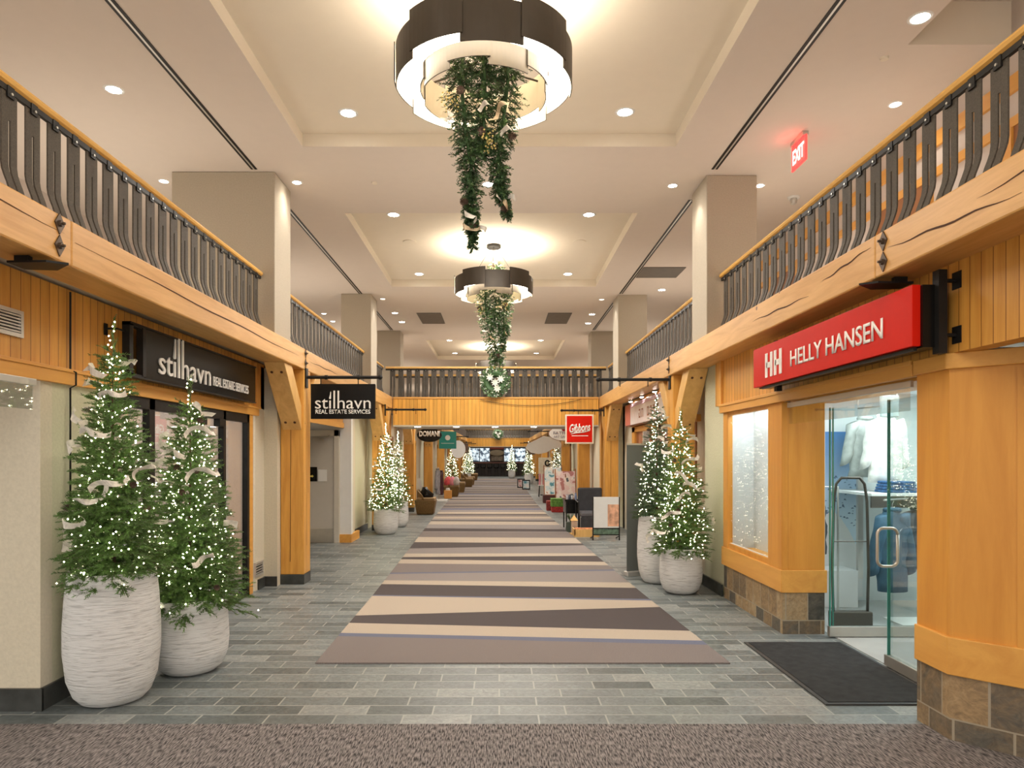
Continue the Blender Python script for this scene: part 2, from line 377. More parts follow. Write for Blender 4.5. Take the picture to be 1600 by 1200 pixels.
def strip(ya, yb, yc, yd, mi):
    n = 3
    m.quad((interp(LE, ya), ya, .012), (interp(RE, yb), yb, .012), (interp(RE, yd), yd, .012), (interp(LE, yc), yc, .012), mi)
for mi, l, r in st:
    c, d = px(l), px(r); strip(a, b, c, d, mi); a, b = c, d
rnd = random.Random(4); seq = [2, 4, 1, 0, 2, 1, 4, 3, 0, 2, 1, 0, 4, 1]; k = 0
while min(a, b) < 50.4:
    wd = rnd.uniform(.5, 1.0) if seq[k % 14] in (0, 4) else rnd.uniform(.3, .6)
    c = min(51, a+wd+rnd.uniform(-.14, .14)); d = min(51, b+wd+rnd.uniform(-.14, .14))
    strip(a, b, c, d, seq[k % 14]); a, b = c, d; k += 1
x0, x1 = interp(LE, 5.64), interp(RE, 5.64)
m.quad((x0, 5.64, .0), (x1, 5.64, .0), (x1, 5.64, .012), (x0, 5.64, .012), 0)
tag(m.build('carpet_runner', [M_taupe, M_cream, M_dark, M_blue, M_grey]), 'long striped runner carpet in plum, beige and grey down the middle of the slate floor', 'carpet')
m = MB(); m.box(2.22, 3.1, 4.70, 6.27, 0, .012); m.box(2.25, 3.07, 4.73, 6.24, .012, .016, 1)
tag(m.build('doormat', [mat('mat_rubber', (.03, .03, .03), .5), M_mat], bevel=.003), 'black entrance doormat on slate in front of the red sign shop', 'doormat')

# ------------------------------------------------------------------ ceiling with raised trays
trays = [(-2.12, 1.9, 2.9, 7.45), (-2.12, 1.9, 9.49, 13.62), (-2.12, 1.9, 19.9, 24.0), (-2.12, 1.9, 30, 34), (-2.12, 1.9, 42, 46)]
xs = [-5.75, -2.12, 1.9, 3.31, 4.15]; ys = sorted({-4, YE, 5.6}|{t[2] for t in trays}|{t[3] for t in trays})
def ch(i, j):
    x = (xs[i]+xs[i+1])/2; y = (ys[j]+ys[j+1])/2
    for t in trays:
        if t[0] < x < t[1] and t[2] < y < t[3]: return TZ
    if x > 3.31 and y < 5.6: return CZ+.35
    return CZ
m = MB(); nx, ny = len(xs)-1, len(ys)-1
for i in range(nx):
    for j in range(ny):
        z = ch(i, j); mi = 1 if z == TZ else 0
        m.quad((xs[i], ys[j], z), (xs[i], ys[j+1], z), (xs[i+1], ys[j+1], z), (xs[i+1], ys[j], z), mi)
        if i+1 < nx and ch(i+1, j) != z:
            z2 = ch(i+1, j); m.quad((xs[i+1], ys[j], z), (xs[i+1], ys[j+1], z), (xs[i+1], ys[j+1], z2), (xs[i+1], ys[j], z2), 1)
        if j+1 < ny and ch(i, j+1) != z:
            z2 = ch(i, j+1); m.quad((xs[i], ys[j+1], z), (xs[i+1], ys[j+1], z), (xs[i+1], ys[j+1], z2), (xs[i], ys[j+1], z2), 1)
struct(m.build('ceiling', [M_ceil, M_tray]))
# slot diffusers
def slot(x, y0, y1, lab):
    m = MB(); m.box(x-.035, x+.035, y0, y1, CZ-.006, CZ+.02, 0); m.box(x-.009, x+.009, y0, y1, CZ-.0075, CZ-.006, 1)
    tag(m.build('slot_diffuser', [M_black, M_alum]), lab, 'air slot')
for (x, side) in ((-2.846, 'left'), (2.5, 'right')):
    for y0, y1, w in ((2.0, 8.03, 'nearest'), (9.0, 14.2, 'second'), (15.0, 18.3, 'third')):
        slot(x, y0, y1, f'{w} black linear air slot in the ceiling along the {side} columns')

# ------------------------------------------------------------------ mezzanine slabs, upper walls
m = MB(); m.box(-5.75, -2.62, -4, YE, BZ0+.06, BZ1-.03); struct(m.build('floor', M_slab))
m = MB(); m.box(2.46, 4.15, -4, YE, BZ0+.06, BZ1-.03); struct(m.build('floor', M_slab))
m = MB(); m.box(-5.85, -5.75, -4, YE, BZ1-.03, CZ); struct(m.build('wall_left', mat('upper_wall', (.62, .55, .5), .9, var=.02)))
m = MB(); m.box(4.15, 4.25, -4, YE, BZ1-.03, CZ+.36); struct(m.build('wall_right', MATS['upper_wall']))
m = MB(); m.box(4.12, 4.15, 2.5, 14, 4.62, 4.76); m.box(4.12, 4.15, 2.5, 14, 4.34, 4.42)
struct(m.build('trim_1', M_trimY))
for i, y in enumerate((4.6, 6.6, 9.5)):
    m = MB(); m.box(4.11, 4.15, y, y+.1, 3.09, 4.34); m.box(4.11, 4.15, y+.95, y+1.05, 3.09, 4.34); m.box(4.13, 4.15, y+.1, y+.95, 3.09, 4.34, 1)
    struct(m.build(f'door_{i+5}', [M_trimY, mat('upper_door', (.30, .12, .04), .5)]))
m = MB(); m.box(-6, 6, YE, YE+.1, 0, CZ+.2); struct(m.build('wall_back', MATS['upper_wall']))

# ------------------------------------------------------------------ columns
def column(x0, x1, y0, y1, lab):
    m = MB(); m.box(x0, x1, y0, y1, BZ1-.03, CZ-.001); tag(m.build('column', M_colm, bevel=.01), lab, 'column')
column(-3.84, -2.63, 8.1, 8.72, 'wide beige square column at the left, nearest one, beside the upper railing')
column(-3.25, -2.63, 14.2, 14.85, 'narrow beige column on the left, second one from the camera')
column(-3.25, -2.63, 18.4, 19.0, 'beige column on the left beyond the footbridge')
column(2.46, 3.06, 8.2, 8.82, 'beige column at the right, nearest one, above the shop with the red sign')
column(2.46, 3.06, 14.3, 14.95, 'narrow beige column on the right, second one from the camera')
column(2.46, 3.06, 18.5, 19.1, 'beige column on the right beyond the footbridge')

# ------------------------------------------------------------------ timber beams, posts, braces
M_crack = mat('timber_crack', (.09, .04, .02), .9)
def beam(x0, x1, y0, y1, face, lab, cracks, bolts=None):
    t = thing('timber_beam', lab, 'beam', ((x0+x1)/2, y0, BZ0))
    m = MB(); cx = (x0+x1)/2
    m.box(x0-cx, x1-cx, 0, y1-y0, 0, BZ1-BZ0); m.build('beam_timber', M_beam, t, bevel=.012)
    fx = face-cx; sgn = 1 if fx > 0 else -1
    for (ya, za, yb, zb) in cracks:
        m = MB(); w = .006; n = 14; rr = random.Random(int(ya*10))
        for k in range(n):
            u, v = k/n, (k+1)/n; f = lambda q: zb*q+za*(1-q)
            j = lambda q: f(q)-BZ0+.006*math.sin(q*17+ya)
            wa = w*math.sin(PI*min(.98, max(.05, u))); wb = w*math.sin(PI*min(.98, max(.05, v)))
            A = ya-y0+(yb-ya)*u; B = ya-y0+(yb-ya)*v
            m.quad((fx+sgn*.002, A, j(u)-wa), (fx+sgn*.002, B, j(v)-wb), (fx+sgn*.002, B, j(v)+wb), (fx+sgn*.002, A, j(u)+wa))
        m.build('crack', M_crack, t)
    for (yb, zb) in bolts or []:
        m = MB(); r = .055
        m.prism([(-r*.8, 0), (0, -r*1.15), (r*.8, 0), (0, r*1.15)], 0, .008); m.lathe([(.0, .022), (.018, .022), (.02, .008)], n=8); m.lathe([(.0, .04), (.008, .038), (.009, .02)], n=8)
        o = m.build('bolt_plate', mat('bolt_steel', (.12, .085, .06), .5, .6, var=.3), t, loc=(fx, yb-y0, zb-BZ0)); o.rotation_euler = (PI/2, 0, PI/2*sgn)
    return t
beam(XL-.3, XL, -2, 4.17, XL, 'left golden timber beam nearest the camera, under the railing', [(1.5, 3.03, 4.1, 3.02)], [(4.05, 3.06), (4.05, 2.93)])
beam(XL-.3, XL, 4.17, 9.27, XL, 'left golden timber beam with a long crack, above the black storefront sign', [(4.2, 3.0, 8.9, 2.98)], [(9.2, 3.06), (9.2, 2.93), (4.28, 3.05), (4.28, 2.925)][:2])
beam(XL-.3, XL, 9.27, 16.7, XL, 'left golden timber beam between the second and third posts', [(9.4, 2.98, 11.2, 3.0)], [])
beam(XL-.3, XL, 16.7, 33, XL, 'left timber beam running on beyond the footbridge', [], [])
beam(XL-.3, XL, 33, 58, XL, 'far left timber beam near the end of the mall', [], [])
beam(XR, XR+.3, -2, 4.45, XR, 'right golden timber beam nearest the camera, under the railing', [(2.2, 3.05, 3.5, 3.0), (3.2, 2.92, 4.3, 2.99)], [(4.35, 3.05), (4.35, 2.92)])
beam(XR, XR+.3, 4.45, 9.9, XR, 'right golden timber beam above the red shop sign', [(4.5, 3.06, 5.2, 3.0), (5.4, 2.95, 6.6, 2.98)], [(9.85, 3.06), (9.85, 2.93)])
beam(XR, XR+.3, 9.9, 16.7, XR, 'right golden timber beam over the pink and white shop sign', [], [])
beam(XR, XR+.3, 16.7, 33, XR, 'right timber beam running on beyond the footbridge', [], [])
beam(XR, XR+.3, 33, 58, XR, 'far right timber beam near the end of the mall', [], [])
PW = .31
def post(x0, y0, lab, arm=True, group=None):
    t = thing('timber_post', lab, 'post', (x0+PW/2, y0+PW/2, 0), 0, group)
    h = PW/2
    MB().box(-h, h, -h, h, .13, BZ0-.001).build('post_shaft', M_post, t, bevel=.01)
    MB().box(-h-.005, h+.005, -h-.005, h+.005, 0, .13).build('post_base', M_base, t, bevel=.004)
    if y0 < 17:
        m = MB(); fx = h+.002 if x0 < 0 else -h-.002
        for (yy, z0, z1) in ((-.03, .5, 2.1), (.05, 1.2, 2.4)):
            m.quad((fx, yy-.003, z0), (fx, yy+.004, z0), (fx, yy+.008, z1), (fx, yy+.002, z1))
        m.quad((-.03, -h-.002, .3), (-.022, -h-.002, .3), (-.012, -h-.002, 2.2), (-.02, -h-.002, 2.2))
        m.build('crack', M_crack, t)
    for s in (-1, 1):
        L = .78; z1 = BZ0-.001; m = MB(); w = h*.8
        A = Vector((0, s*(h+.70), z1)); B = Vector((0, s*h, z1-.70))
        # brace: parallelogram in the Y-Z plane, cut flat at beam and post
        th = .24
        pts = [(s*(h+.42), z1), (s*(h+.74), z1), (s*h, z1-.80), (s*h, z1-.48)]
        i = len(m.v); m.v += [(-w, p[0], p[1]) for p in pts]+[(w, p[0], p[1]) for p in pts]
        for f in ((0, 1, 2, 3), (7, 6, 5, 4), (0, 4, 5, 1), (1, 5, 6, 2), (2, 6, 7, 3), (3, 7, 4, 0)): m.f.append(f); m.m.append(0)
        br = m.build('brace', M_brace, t, bevel=.006)
        m = MB()
        d = Vector((0, -s*.74, -.80)).normalized(); nrm = Vector((0, -.8*s, -.74)).normalized()*-1
        nout = Vector((0, s*.80, -.74)).normalized()
        for q in (.14, .88):
            for xx in (-.06, .06):
                p = Vector((xx, s*(h+.74), z1))*(1-q)+Vector((xx, s*h, z1-.80))*q
                m = MB(); m.tube([p-nout*.01, p+nout*.004], .018, 10); m.build('peg', mat('peg_walnut', (.10, .03, .01), .6), br)
    return t
LP = [9.13, 15.7, 20.9, 26.6, 32.4, 39., 46., 53.]; RP = [9.75, 16.0, 21.4, 27, 33, 39.5, 46.4, 53.2]
ordn = ['nearest', 'second', 'third', 'fourth', 'fifth', 'sixth', 'seventh', 'eighth']
wl = ['carrying the large black hanging sign', 'behind the two lit trees in white pots', 'beside the tan tub chair', 'beside the clothes rail', 'far down the aisle', 'far down the aisle', 'far down the aisle', 'near the bar at the end']
wr = ['behind the pair of lit trees', 'carrying the red square hanging sign', 'by the art print stand', 'far down the aisle', 'far down the aisle', 'far down the aisle', 'far down the aisle', 'near the bar at the end']
for i, y in enumerate(LP): post(XL-PW, y, f'{ordn[i]} golden timber post on the left, {wl[i]}')
for i, y in enumerate(RP): post(XR+.03, y, f'{ordn[i]} golden timber post on the right, {wr[i]}')

# ------------------------------------------------------------------ balustrades
RZ = 3.86
def baluster_mesh(w=.126, h=RZ-.09-BZ1, bend=.05):
    """runs along +Y (width), bends towards +X at the foot; origin at the foot"""
    m = MB(); t = .005
    def off(z):
        q = max(0, min(1, (.24-z)/.19)); return bend*(q*q*(3-2*q))
    zt = h*.76
    def plate(y0, y1, zs):
        for a, b in zip(zs, zs[1:]):
            xa, xb = off(a), off(b)
            m.v += [(xa-t, y0, a), (xa+t, y0, a), (xa+t, y1, a), (xa-t, y1, a), (xb-t, y0, b), (xb+t, y0, b), (xb+t, y1, b), (xb-t, y1, b)]
            i = len(m.v)-8
            for f in ((0, 1, 5, 4), (1, 2, 6, 5), (2, 3, 7, 6), (3, 0, 4, 7)): m.f.append(tuple(i+k for k in f)); m.m.append(0)
        i = len(m.v)-4; m.f.append((i, i+1, i+2, i+3)); m.m.append(0)
    plate(-w/2, w/2, [zt, h]); zs = [0, .04, .08, .12, .16, .2, .24, .28, zt]
    plate(-w/2, -.009, zs); plate(.009, w/2, zs)
    me = bpy.data.meshes.new('baluster'); me.from_pydata(m.v, [], m.f); me.materials.append(M_iron); return me
def clip_mesh():
    m = MB(); m.box(-.012, .014, -.028, .028, -.05, .055); m.tube([(.012, 0, -.028), (.022, 0, -.028)], .008, 8, 1); m.tube([(.012, -.0, .03), (.022, 0, .03)], .008, 8, 1)
    me = bpy.data.meshes.new('clip'); me.from_pydata(m.v, [], m.f); me.materials.append(M_black); me.materials.append(M_steel)
    me.polygons.foreach_set('material_index', m.m); return me
BME, CME = baluster_mesh(), clip_mesh()
def balustrade(x, y, length, rz, lab, pitch=.2, clips=True, flip=False, along='y', cap=False):
    """local +Y is the run, local +X the aisle side"""
    t = thing('balustrade', lab, 'railing', (x, y, BZ1), rz)
    m = MB(); n = 10; pr = [(.036*math.cos(2*PI*k/n), .030*math.sin(2*PI*k/n)) for k in range(n)]
    i = 0
    for yy in (0, length):
        for a, b in pr: m.v.append((a, yy, RZ-BZ1-.03+b))
    for k in range(n): m.f.append((k, (k+1) % n, n+(k+1) % n, n+k)); m.m.append(0)
    m.f.append(tuple(range(n))[::-1]); m.f.append(tuple(range(n, 2*n))); m.m += [0, 0]
    m.build('handrail', M_railx if along == 'x' else M_rail, t, smooth=False)
    MB().box(-.012, .012, 0, length, RZ-BZ1-.092, RZ-BZ1-.058).build('rail_bar', M_black, t)
    cnt = int(length/pitch); s0 = (length-(cnt-1)*pitch)/2
    for k in range(cnt):
        o = bpy.data.objects.new('baluster', BME); C.objects.link(o); o.parent = t; o.location = (0, s0+k*pitch, 0)
        if clips:
            c = bpy.data.objects.new('clip', CME); C.objects.link(c); c.parent = o; c.location = (.002, 0, RZ-.09-BZ1+.02)
    return t
xl, xr = -2.80, 2.64
balustrade(xl, 2.6, 5.49, 0, 'left upper railing nearest the camera, slotted iron balusters under a round maple rail')
balustrade(xl, 8.75, 5.44, 0, 'left upper railing between the first and second columns')
balustrade(xl, 14.9, 1.7, 0, 'short left upper railing just before the footbridge')
balustrade(xr, 8.19, 5.49, PI, 'right upper railing nearest the camera, above the red shop sign')
balustrade(xr, 14.29, 5.44, PI, 'right upper railing between the first and second columns')
balustrade(xr, 16.65, 1.6, PI, 'short right upper railing just before the footbridge')
# footbridge across
BY0, BY1 = 16.7, 18.3
def bridge(y0, y1, lab, labf, labb, pitch=.2, clips=True):
    t = thing('footbridge', lab, 'footbridge', (0, y0, 2.44))
    MB().box(XL+.02, XR-.02, 0, .05, .0, BZ1-2.44-.05).build('bead_panel', M_cladX, t)
    MB().box(XL+.02, XR-.02, -.015, .065, BZ1-2.44-.05, BZ1-2.44-.001).build('top_trim', M_trimX, t, bevel=.004)
    MB().box(XL+.02, XR-.02, .05, y1-y0, -.03, .05).build('soffit', M_slab, t)
    MB().box(XL+.02, XR-.02, y1-y0, y1-y0+.05, 0, BZ1-2.44-.001).build('bead_panel', M_cladX, t)
    MB().box(XL+.02, XR-.02, .0, y1-y0, BZ1-2.55, BZ1-2.44-.002).build('deck', M_slab, t)
    if y0 < 20:
        for x in (-1.5, -.5, .45, 1.5):
            MB().lathe([(.0, 0), (.07, 0), (.075, .004)], n=16).build('soffit_light', M_lens, t, loc=(x, .16, -.034))
    balustrade(XR-.1, y0+.06, XR-XL-.2, PI/2, labf, pitch, clips, along='x').rotation_euler = (0, 0, PI/2)
    balustrade(XR-.1, y1, XR-XL-.2, PI/2, labb, pitch, False, along='x')
M_trimX = wood('trim_maple_cross', (.64, .31, .07), (.76, .41, .11), 'x', scale=.5)
# the local +X of a rail turned by -90 degrees looks at the camera
def bridge_rail(y, lab, x0=XL-.17, x1=XR+.17, pitch=.2, clips=True):
    return balustrade(x0, y, x1-x0, -PI/2, lab, pitch, clips, along='x')
def bridge(y0, y1, lab, labf, labb, clips=True):
    t = thing('footbridge', lab, 'footbridge', (0, y0, 2.44)); H = BZ1-2.44
    MB().box(XL+.02, XR-.02, 0, .05, 0, H-.05).build('bead_panel', M_cladX, t)
    MB().box(XL+.02, XR-.02, -.015, .065, H-.05, H-.001).build('top_trim', M_trimX, t, bevel=.004)
    MB().box(XL+.02, XR-.02, .0, y1-y0+.05, -.035, -.001).build('soffit', M_slab, t)
    MB().box(XL+.02, XR-.02, y1-y0, y1-y0+.05, 0, H-.001).build('back_panel', M_cladX, t)
    MB().box(XL+.02, XR-.02, .07, y1-y0-.01, H-.12, H-.03).build('deck', M_slab, t)
    if y0 < 20:
        for x in (-2.0, -1.05, -.1, .85, 1.8):
            MB().lathe([(.0, 0), (.07, 0), (.075, .004)], n=16).build('soffit_light', M_lens, t, loc=(x, .25, -.04))
    bridge_rail(y0+.04, labf, clips=clips); bridge_rail(y1+.02, labb, clips=False)
def rot_fix(): pass
bridge(BY0, BY1, 'footbridge clad in golden beadboard crossing the aisle', 'front railing of the near footbridge, behind the wreath', 'back railing of the near footbridge')
bridge(55.5, 57.2, 'far footbridge with golden panel near the end of the mall', 'front railing of the far footbridge', 'back railing of the far footbridge', False)
# sagging cable on the bridge
m = MB(); m.tube([(x, BY0-.03, 3.05-.14*(1-((x-.75)/1.2)**2)) for x in [-.45+.15*k for k in range(17)]], .006, 5)
tag(m.build('cable', M_black), 'thin dark cable sagging across the footbridge panel', 'cable')

# ------------------------------------------------------------------ left side, ground floor
def strct_box(name, b, mt, bevel=0.): return struct(MB().box(*b).build(name, mt, bevel=bevel))
LW = WL-.12                                    # thickness of shopfront walls
strct_box('wall_left', (-4.8, WL, 4.61, 4.73, 0, 2.22), M_wall)                 # face turned to the camera
strct_box('wall_left', (LW, WL, 4.73, 5.35, 0, 2.22), M_wall2)                 # beside the first tree
strct_box('wall_left', (LW, WL, 8.67, 9.0, 0, 2.84), M_wall)
strct_box('wall_left', (LW, XL-PW, 9.0, 9.12, 0, 2.84), M_wall)
strct_box('wall_left', (-3.9, -2.9, 13.55, 13.67, 0, 2.84), M_white); strct_box('wall_left', (-5.2, -3.86, 9.3, 13.7, 0, 0.001), M_slab)
strct_box('wall_left', (-4.72, -4.6, 9.12, 13.75, 0, 2.84), M_wall)
strct_box('wall_left', (-4.6, LW, 9.12, 9.24, 0, 2.84), M_wall)
strct_box('wall_left', (-4.6, -3.75, 13.72, 13.84, 0, 2.84), M_wall)
strct_box('wall_left', (-3.3, -2.93, 13.67, 14.0, 0, 2.84), M_wall)
strct_box('ceiling', (-4.6, LW, 9.24, 13.6, 2.5, 2.56), M_white)
strct_box('wall_left', (LW, WL, 14.0, 16.0, 0, 2.84), M_wall2)
strct_box('wall_left', (LW, WL, -2, 9.0, 2.30, 2.88), M_cladY)                  # beadboard header
m = MB(); m.box(WL-.02, WL+.035, -2, 8.72, 2.20, 2.30); m.box(WL-.02, WL+.045, -2, 8.76, 2.285, 2.31); m.box(WL-.02, WL+.04, 8.62, 8.76, 2.31, 2.86)
struct(m.build('trim_2', M_trimY, bevel=.004))
m = MB(); m.box(WL-.01, WL+.02, 9.24, 14.2, 2.24, 2.34, 0); m.box(LW, WL, 9.24, 14.0, 2.3, 2.86, 1)
struct(m.build('trim_3', [M_trimY, M_cladY]))
m = MB(); m.box(WL, WL+.02, 4.6, 5.35, 0, .15); m.box(-4.8, WL+.02, 4.59, 4.61, 0, .15); struct(m.build('baseboard_left', M_base))
m = MB(); m.box(WL, WL+.02, 8.75, 9.0, 0, .13); m.box(WL, XL-PW, 8.98, 9.0, 0, .13); m.box(WL, WL+.02, 14.3, 16, 0, .14); struct(m.build('baseboard_left', M_base))
m = MB(); m.box(-2.95, -2.89, 13.52, 14.3, 0, .16); m.box(-3.16, -2.9, 13.51, 13.55, 0, .16); m.box(-3.06, -3.0, 14.25, 14.35, 0, 2.3); struct(m.build('trim_4', M_trimY))
# grey service door in the alcove
d = bpy.data.objects.new('door_1', None); C.objects.link(d); struct(d)
MB().box(-4.15, -3.22, 13.49, 13.545, 0, 2.08).build('leaf', mat('door_grey', (.50, .47, .42), .55, var=.02), d, bevel=.004)
m = MB(); m.box(-4.25, -4.15, 13.46, 13.55, 0, 2.2); m.box(-3.22, -3.12, 13.46, 13.55, 0, 2.2); m.box(-4.25, -3.12, 13.46, 13.55, 2.08, 2.2); m.build('door_frame', mat('frame_grey', (.60, .56, .48), .55, var=.02), d, bevel=.004)
MB().box(-4.13, -3.24, 13.48, 13.489, .01, .28).build('kick_plate', M_steel, d)
m = MB(); m.box(-3.62, -3.42, 13.42, 13.49, 1.98, 2.03); m.tube([(-3.5, 13.44, 2.04), (-3.32, 13.4, 2.07), (-3.3, 13.47, 2.1)], .01, 6); m.build('door_closer', M_steel, d)
o = MB().box(-3.76, -3.55, 13.474, 13.48, 1.20, 1.48).build('notice', M_signb); tag(o, 'small black notice with yellow arrow on the grey service door', 'sign')
m = MB(); m.prism([(-.045, -.012), (.01, -.012), (.01, -.03), (.045, 0), (.01, .03), (.01, .012), (-.045, .012)], 0, .002); a_ = m.build('arrow', mat('arrow_yellow', (.8, .7, .15), .5), o); a_.matrix_local = face_front(-3.66, 13.474, 1.3)
tag(MB().box(-3.53, -3.36, 13.474, 13.48, 1.20, 1.43).build('paper_notice', M_white), 'white paper notice taped on the grey service door', 'paper')
# black framed storefront
d = bpy.data.objects.new('window_1', None); C.objects.link(d); struct(d)
m = MB()
for (a, b) in ((5.35, 5.42), (6.02, 6.12), (7.64, 7.71), (8.36, 8.43), (7.0, 7.05)):
    m.box(WL-.05, WL+.015, a, b, .0, 2.2)
m.box(WL-.05, WL+.015, 5.35, 8.43, 2.1, 2.2); m.box(WL-.05, WL+.015, 5.35, 8.43, 0, .07)
m.box(WL-.04, WL+.03, 7.05, 7.18, 2.02, 2.1); m.box(WL-.04, WL+.03, 7.5, 7.64, 2.02, 2.1)
m.build('window_frame', M_black, d, bevel=.004)
MB().box(WL-.025, WL-.015, 5.42, 8.36, .07, 2.1).build('window_pane', M_glassw, d)
MB().box(WL-.04, WL+.02, 8.43, 8.54, 0, 2.2).build('window_casing', M_trimY, d, bevel=.004)
# shop interior behind it
Mi = mat('interior_pinkbeige', (.66, .56, .50), .8, var=.02)
strct_box('wall_left', (-5.6, -5.5, 4.73, 9.0, 0, 2.84), Mi); strct_box('wall_left', (-5.5, LW, 8.9, 8.99, 0, 2.84), Mi); strct_box('ceiling', (-5.5, LW, 4.73, 8.9, 2.6, 2.65), M_white)
strct_box('wall_left', (-5.5, LW, 4.74, 4.8, 0, 2.6), Mi)
m = MB()
for y0 in (5.2, 6.5, 7.8): m.box(-5.5, -5.46, y0, y0+.9, .3, 2.1); m.box(-5.46, -5.44, y0+.1, y0+.8, .5, 2.0)
struct(m.build('trim_5', mat('wainscot', (.70, .62, .56), .6, var=.02)))
lamp('AREA', 'shop_light', (-4.4, 6.9, 2.58), 42, NEUT, 1.6, sy=3)
t = thing('printer', 'white round office lamp seen through the storefront glass', 'lamp', (-4.6, 7.9, 0)); bpy.data.objects.remove(t)
t = thing('desk', 'pale office desk behind the black framed storefront', 'desk', (-4.3, 7.4, 0))
MB().box(-.4, .4, -.8, .8, .7, .74).build('desk_top', M_white, t, bevel=.005)
for sx in (-.36, .32):
    for sy in (-.75, .7): MB().box(sx, sx+.05, sy, sy+.05, 0, .7).build('leg', M_alum, t)
# wall vents
def vent(name, lab, x, y0, y1, z0, z1, n, sgn):
    t = thing(name, lab, 'vent', (x, y0, z0)); L = y1-y0; H = z1-z0
    m = MB(); f = .025
    m.box(0, .02*sgn, 0, L, 0, f); m.box(0, .02*sgn, 0, L, H-f, H); m.box(0, .02*sgn, 0, f, f, H-f); m.box(0, .02*sgn, L-f, L, f, H-f); m.build('frame', M_alum, t)
    MB().box(0, .004*sgn, f, L-f, f, H-f).build('backing', M_black, t)
    for k in range(n):
        z = f+(H-2*f)*(k+.5)/n; MB().box(.004*sgn, .018*sgn, f, L-f, z-.005, z+.005).build('slat', M_alum, t)
vent('air_vent', 'white slatted air vent set in the left beadboard', WL+.001, 3.4, 4.42, 2.45, 2.62, 6, 1)
vent('floor_vent', 'low dark slatted grille in the wall beside the nearest left post', WL+.001, 8.62, 8.92, .18, .36, 4, 1)
m = MB(); m.tube([(WL+.02, 4.9, z) for z in (2.86, 2.31)]+[(WL+.06, 4.9, 2.29), (WL+.06, 4.9, 2.2), (WL+.02, 4.9, 2.18), (WL+.02, 4.9, .15)], .007, 6)
tag(m.build('cable', M_black), 'black cable running down the left wall beside the tallest tree', 'cable')
# smoke glass strips with aluminium rail
def strip_glass(x0, x1, y0, y1, lab):
    t = thing('draft_strip', lab, 'glass strip', ((x0+x1)/2, (y0+y1)/2, 2.2)); a = (x1-x0)/2; b = (y1-y0)/2
    MB().box(-a-.012, a+.012, -b-.012, b+.012, -.045, 0).build('rail', M_alum, t, bevel=.003)
    MB().box(-max(a-.01, .003), max(a-.01, .003), -max(b-.01, .003), max(b-.01, .003), -.2, -.045).build('glass_pane', M_glassw, t)
strip_glass(-3.03, -3.03, 2.5, 4.5, 'glass strip on an aluminium rail over the far left recess')
strip_glass(2.74, 2.74, 4.6, 6.54, 'glass strip on an aluminium rail over the glass shop door')

# ------------------------------------------------------------------ right side, ground floor (sportswear shop)
strct_box('wall_right', (WR, WR+.12, -2, 8.6, 2.31, 2.88), M_cladY)
m = MB(); m.box(WR-.03, WR+.02, 4.46, 8.36, 2.21, 2.31); m.box(WR-.04, WR+.02, 4.46, 8.36, 2.285, 2.315)
m.box(WR-.03, WR+.02, 8.30, 8.38, 2.31, 2.86); struct(m.build('trim_6', M_trimY, bevel=.004))
strct_box('wall_right', (WR+.05, WR+.13, 8.3, 9.2, 0, 2.86), M_wall2)
strct_box('wall_right', (WR+.13, 3.2, 9.1, 9.22, 0, 2.86), M_wall)
m = MB(); m.box(WR-.01, WR+.01, 8.34, 9.22, 0, .14); struct(m.build('baseboard_right', M_base))
# stone plinth and wood band of the window bay
def bay(poly, name, z0, z1, mt): return struct(MB().prism(poly, z0, z1).build(name, mt, bevel=.006 if 'trim' in name else 0))
bay([(WR+.01, 8.3), (WR+.01, 6.59), (3.10, 6.59), (3.10, 8.3)], 'wall_right', 0, .395, M_stoneY)
MBx = MB(); MBx.quad((WR+.01, 6.585, 0), (3.10, 6.585, 0), (3.10, 6.585, .395), (WR+.01, 6.585, .395)); struct(MBx.build('wall_right', M_stoneX))
bay([(WR-.01, 8.34), (WR-.01, 6.57), (3.12, 6.57), (3.12, 8.34)], 'trim_7', .395, .61, M_trimY)
d = bpy.data.objects.new('window_2', None); C.objects.link(d); struct(d)
m = MB(); m.box(WR, WR+.06, 8.14, 8.30, .61, 2.21); m.box(WR, WR+.06, 6.58, 6.92, .61, 2.21); m.box(WR+.06, 3.10, 6.58, 6.66, .61, 2.21); m.box(WR+.01, WR+.06, 6.92, 8.14, .61, .67); m.box(WR+.01, WR+.06, 6.92, 8.14, 2.17, 2.21)
m.build('window_frame', M_panel, d, bevel=.004)
MB().box(WR+.03, WR+.04, 6.92, 8.14, .67, 2.17).build('window_pane', M_frost, d)
MB().box(WR+.03, WR+.05, 6.9, 8.16, .655, .675).build('window_sill', M_white, d)
m = MB(); rr = random.Random(8)
for k in range(420):
    y = 6.95+1.15*rr.random(); z = .72+1.4*rr.random()**.8; r = .0025+.004*rr.random()
    if rr.random() < .35: y = 7.2+.35*rr.gauss(0, .5)+.2; z = 1.95-rr.random()*.9
    if not (6.93 < y < 8.12): continue
    m.prism([(r*math.cos(a*PI/3), r*math.sin(a*PI/3)) for a in range(6)], 0, .001, M=Matrix.Translation((WR+.028, y, z)) @ Matrix.Rotation(-PI/2, 4, 'Y'))
o = m.build('reflection_dot', mat('reflection_white', (.95, .95, .95), .6), d); o['kind'] = 'stuff'  # white dots painted on the pane as reflections of the tree lights
Mfrost = mat('display_backing', (.72, .78, .78), .8, var=.10, scale=1.6)
strct_box('wall_right', (3.02, 3.05, 6.68, 8.28, .4, 2.3), Mfrost)
strct_box('wall_right', (2.76, 3.02, 8.20, 8.28, .4, 2.3), Mfrost); strct_box('wall_right', (2.76, 3.02, 6.68, 6.72, .62, 2.3), Mfrost)
lamp('AREA', 'window_display_light', (2.87, 7.5, 2.26), 5, COOL, .22, sy=1.2)
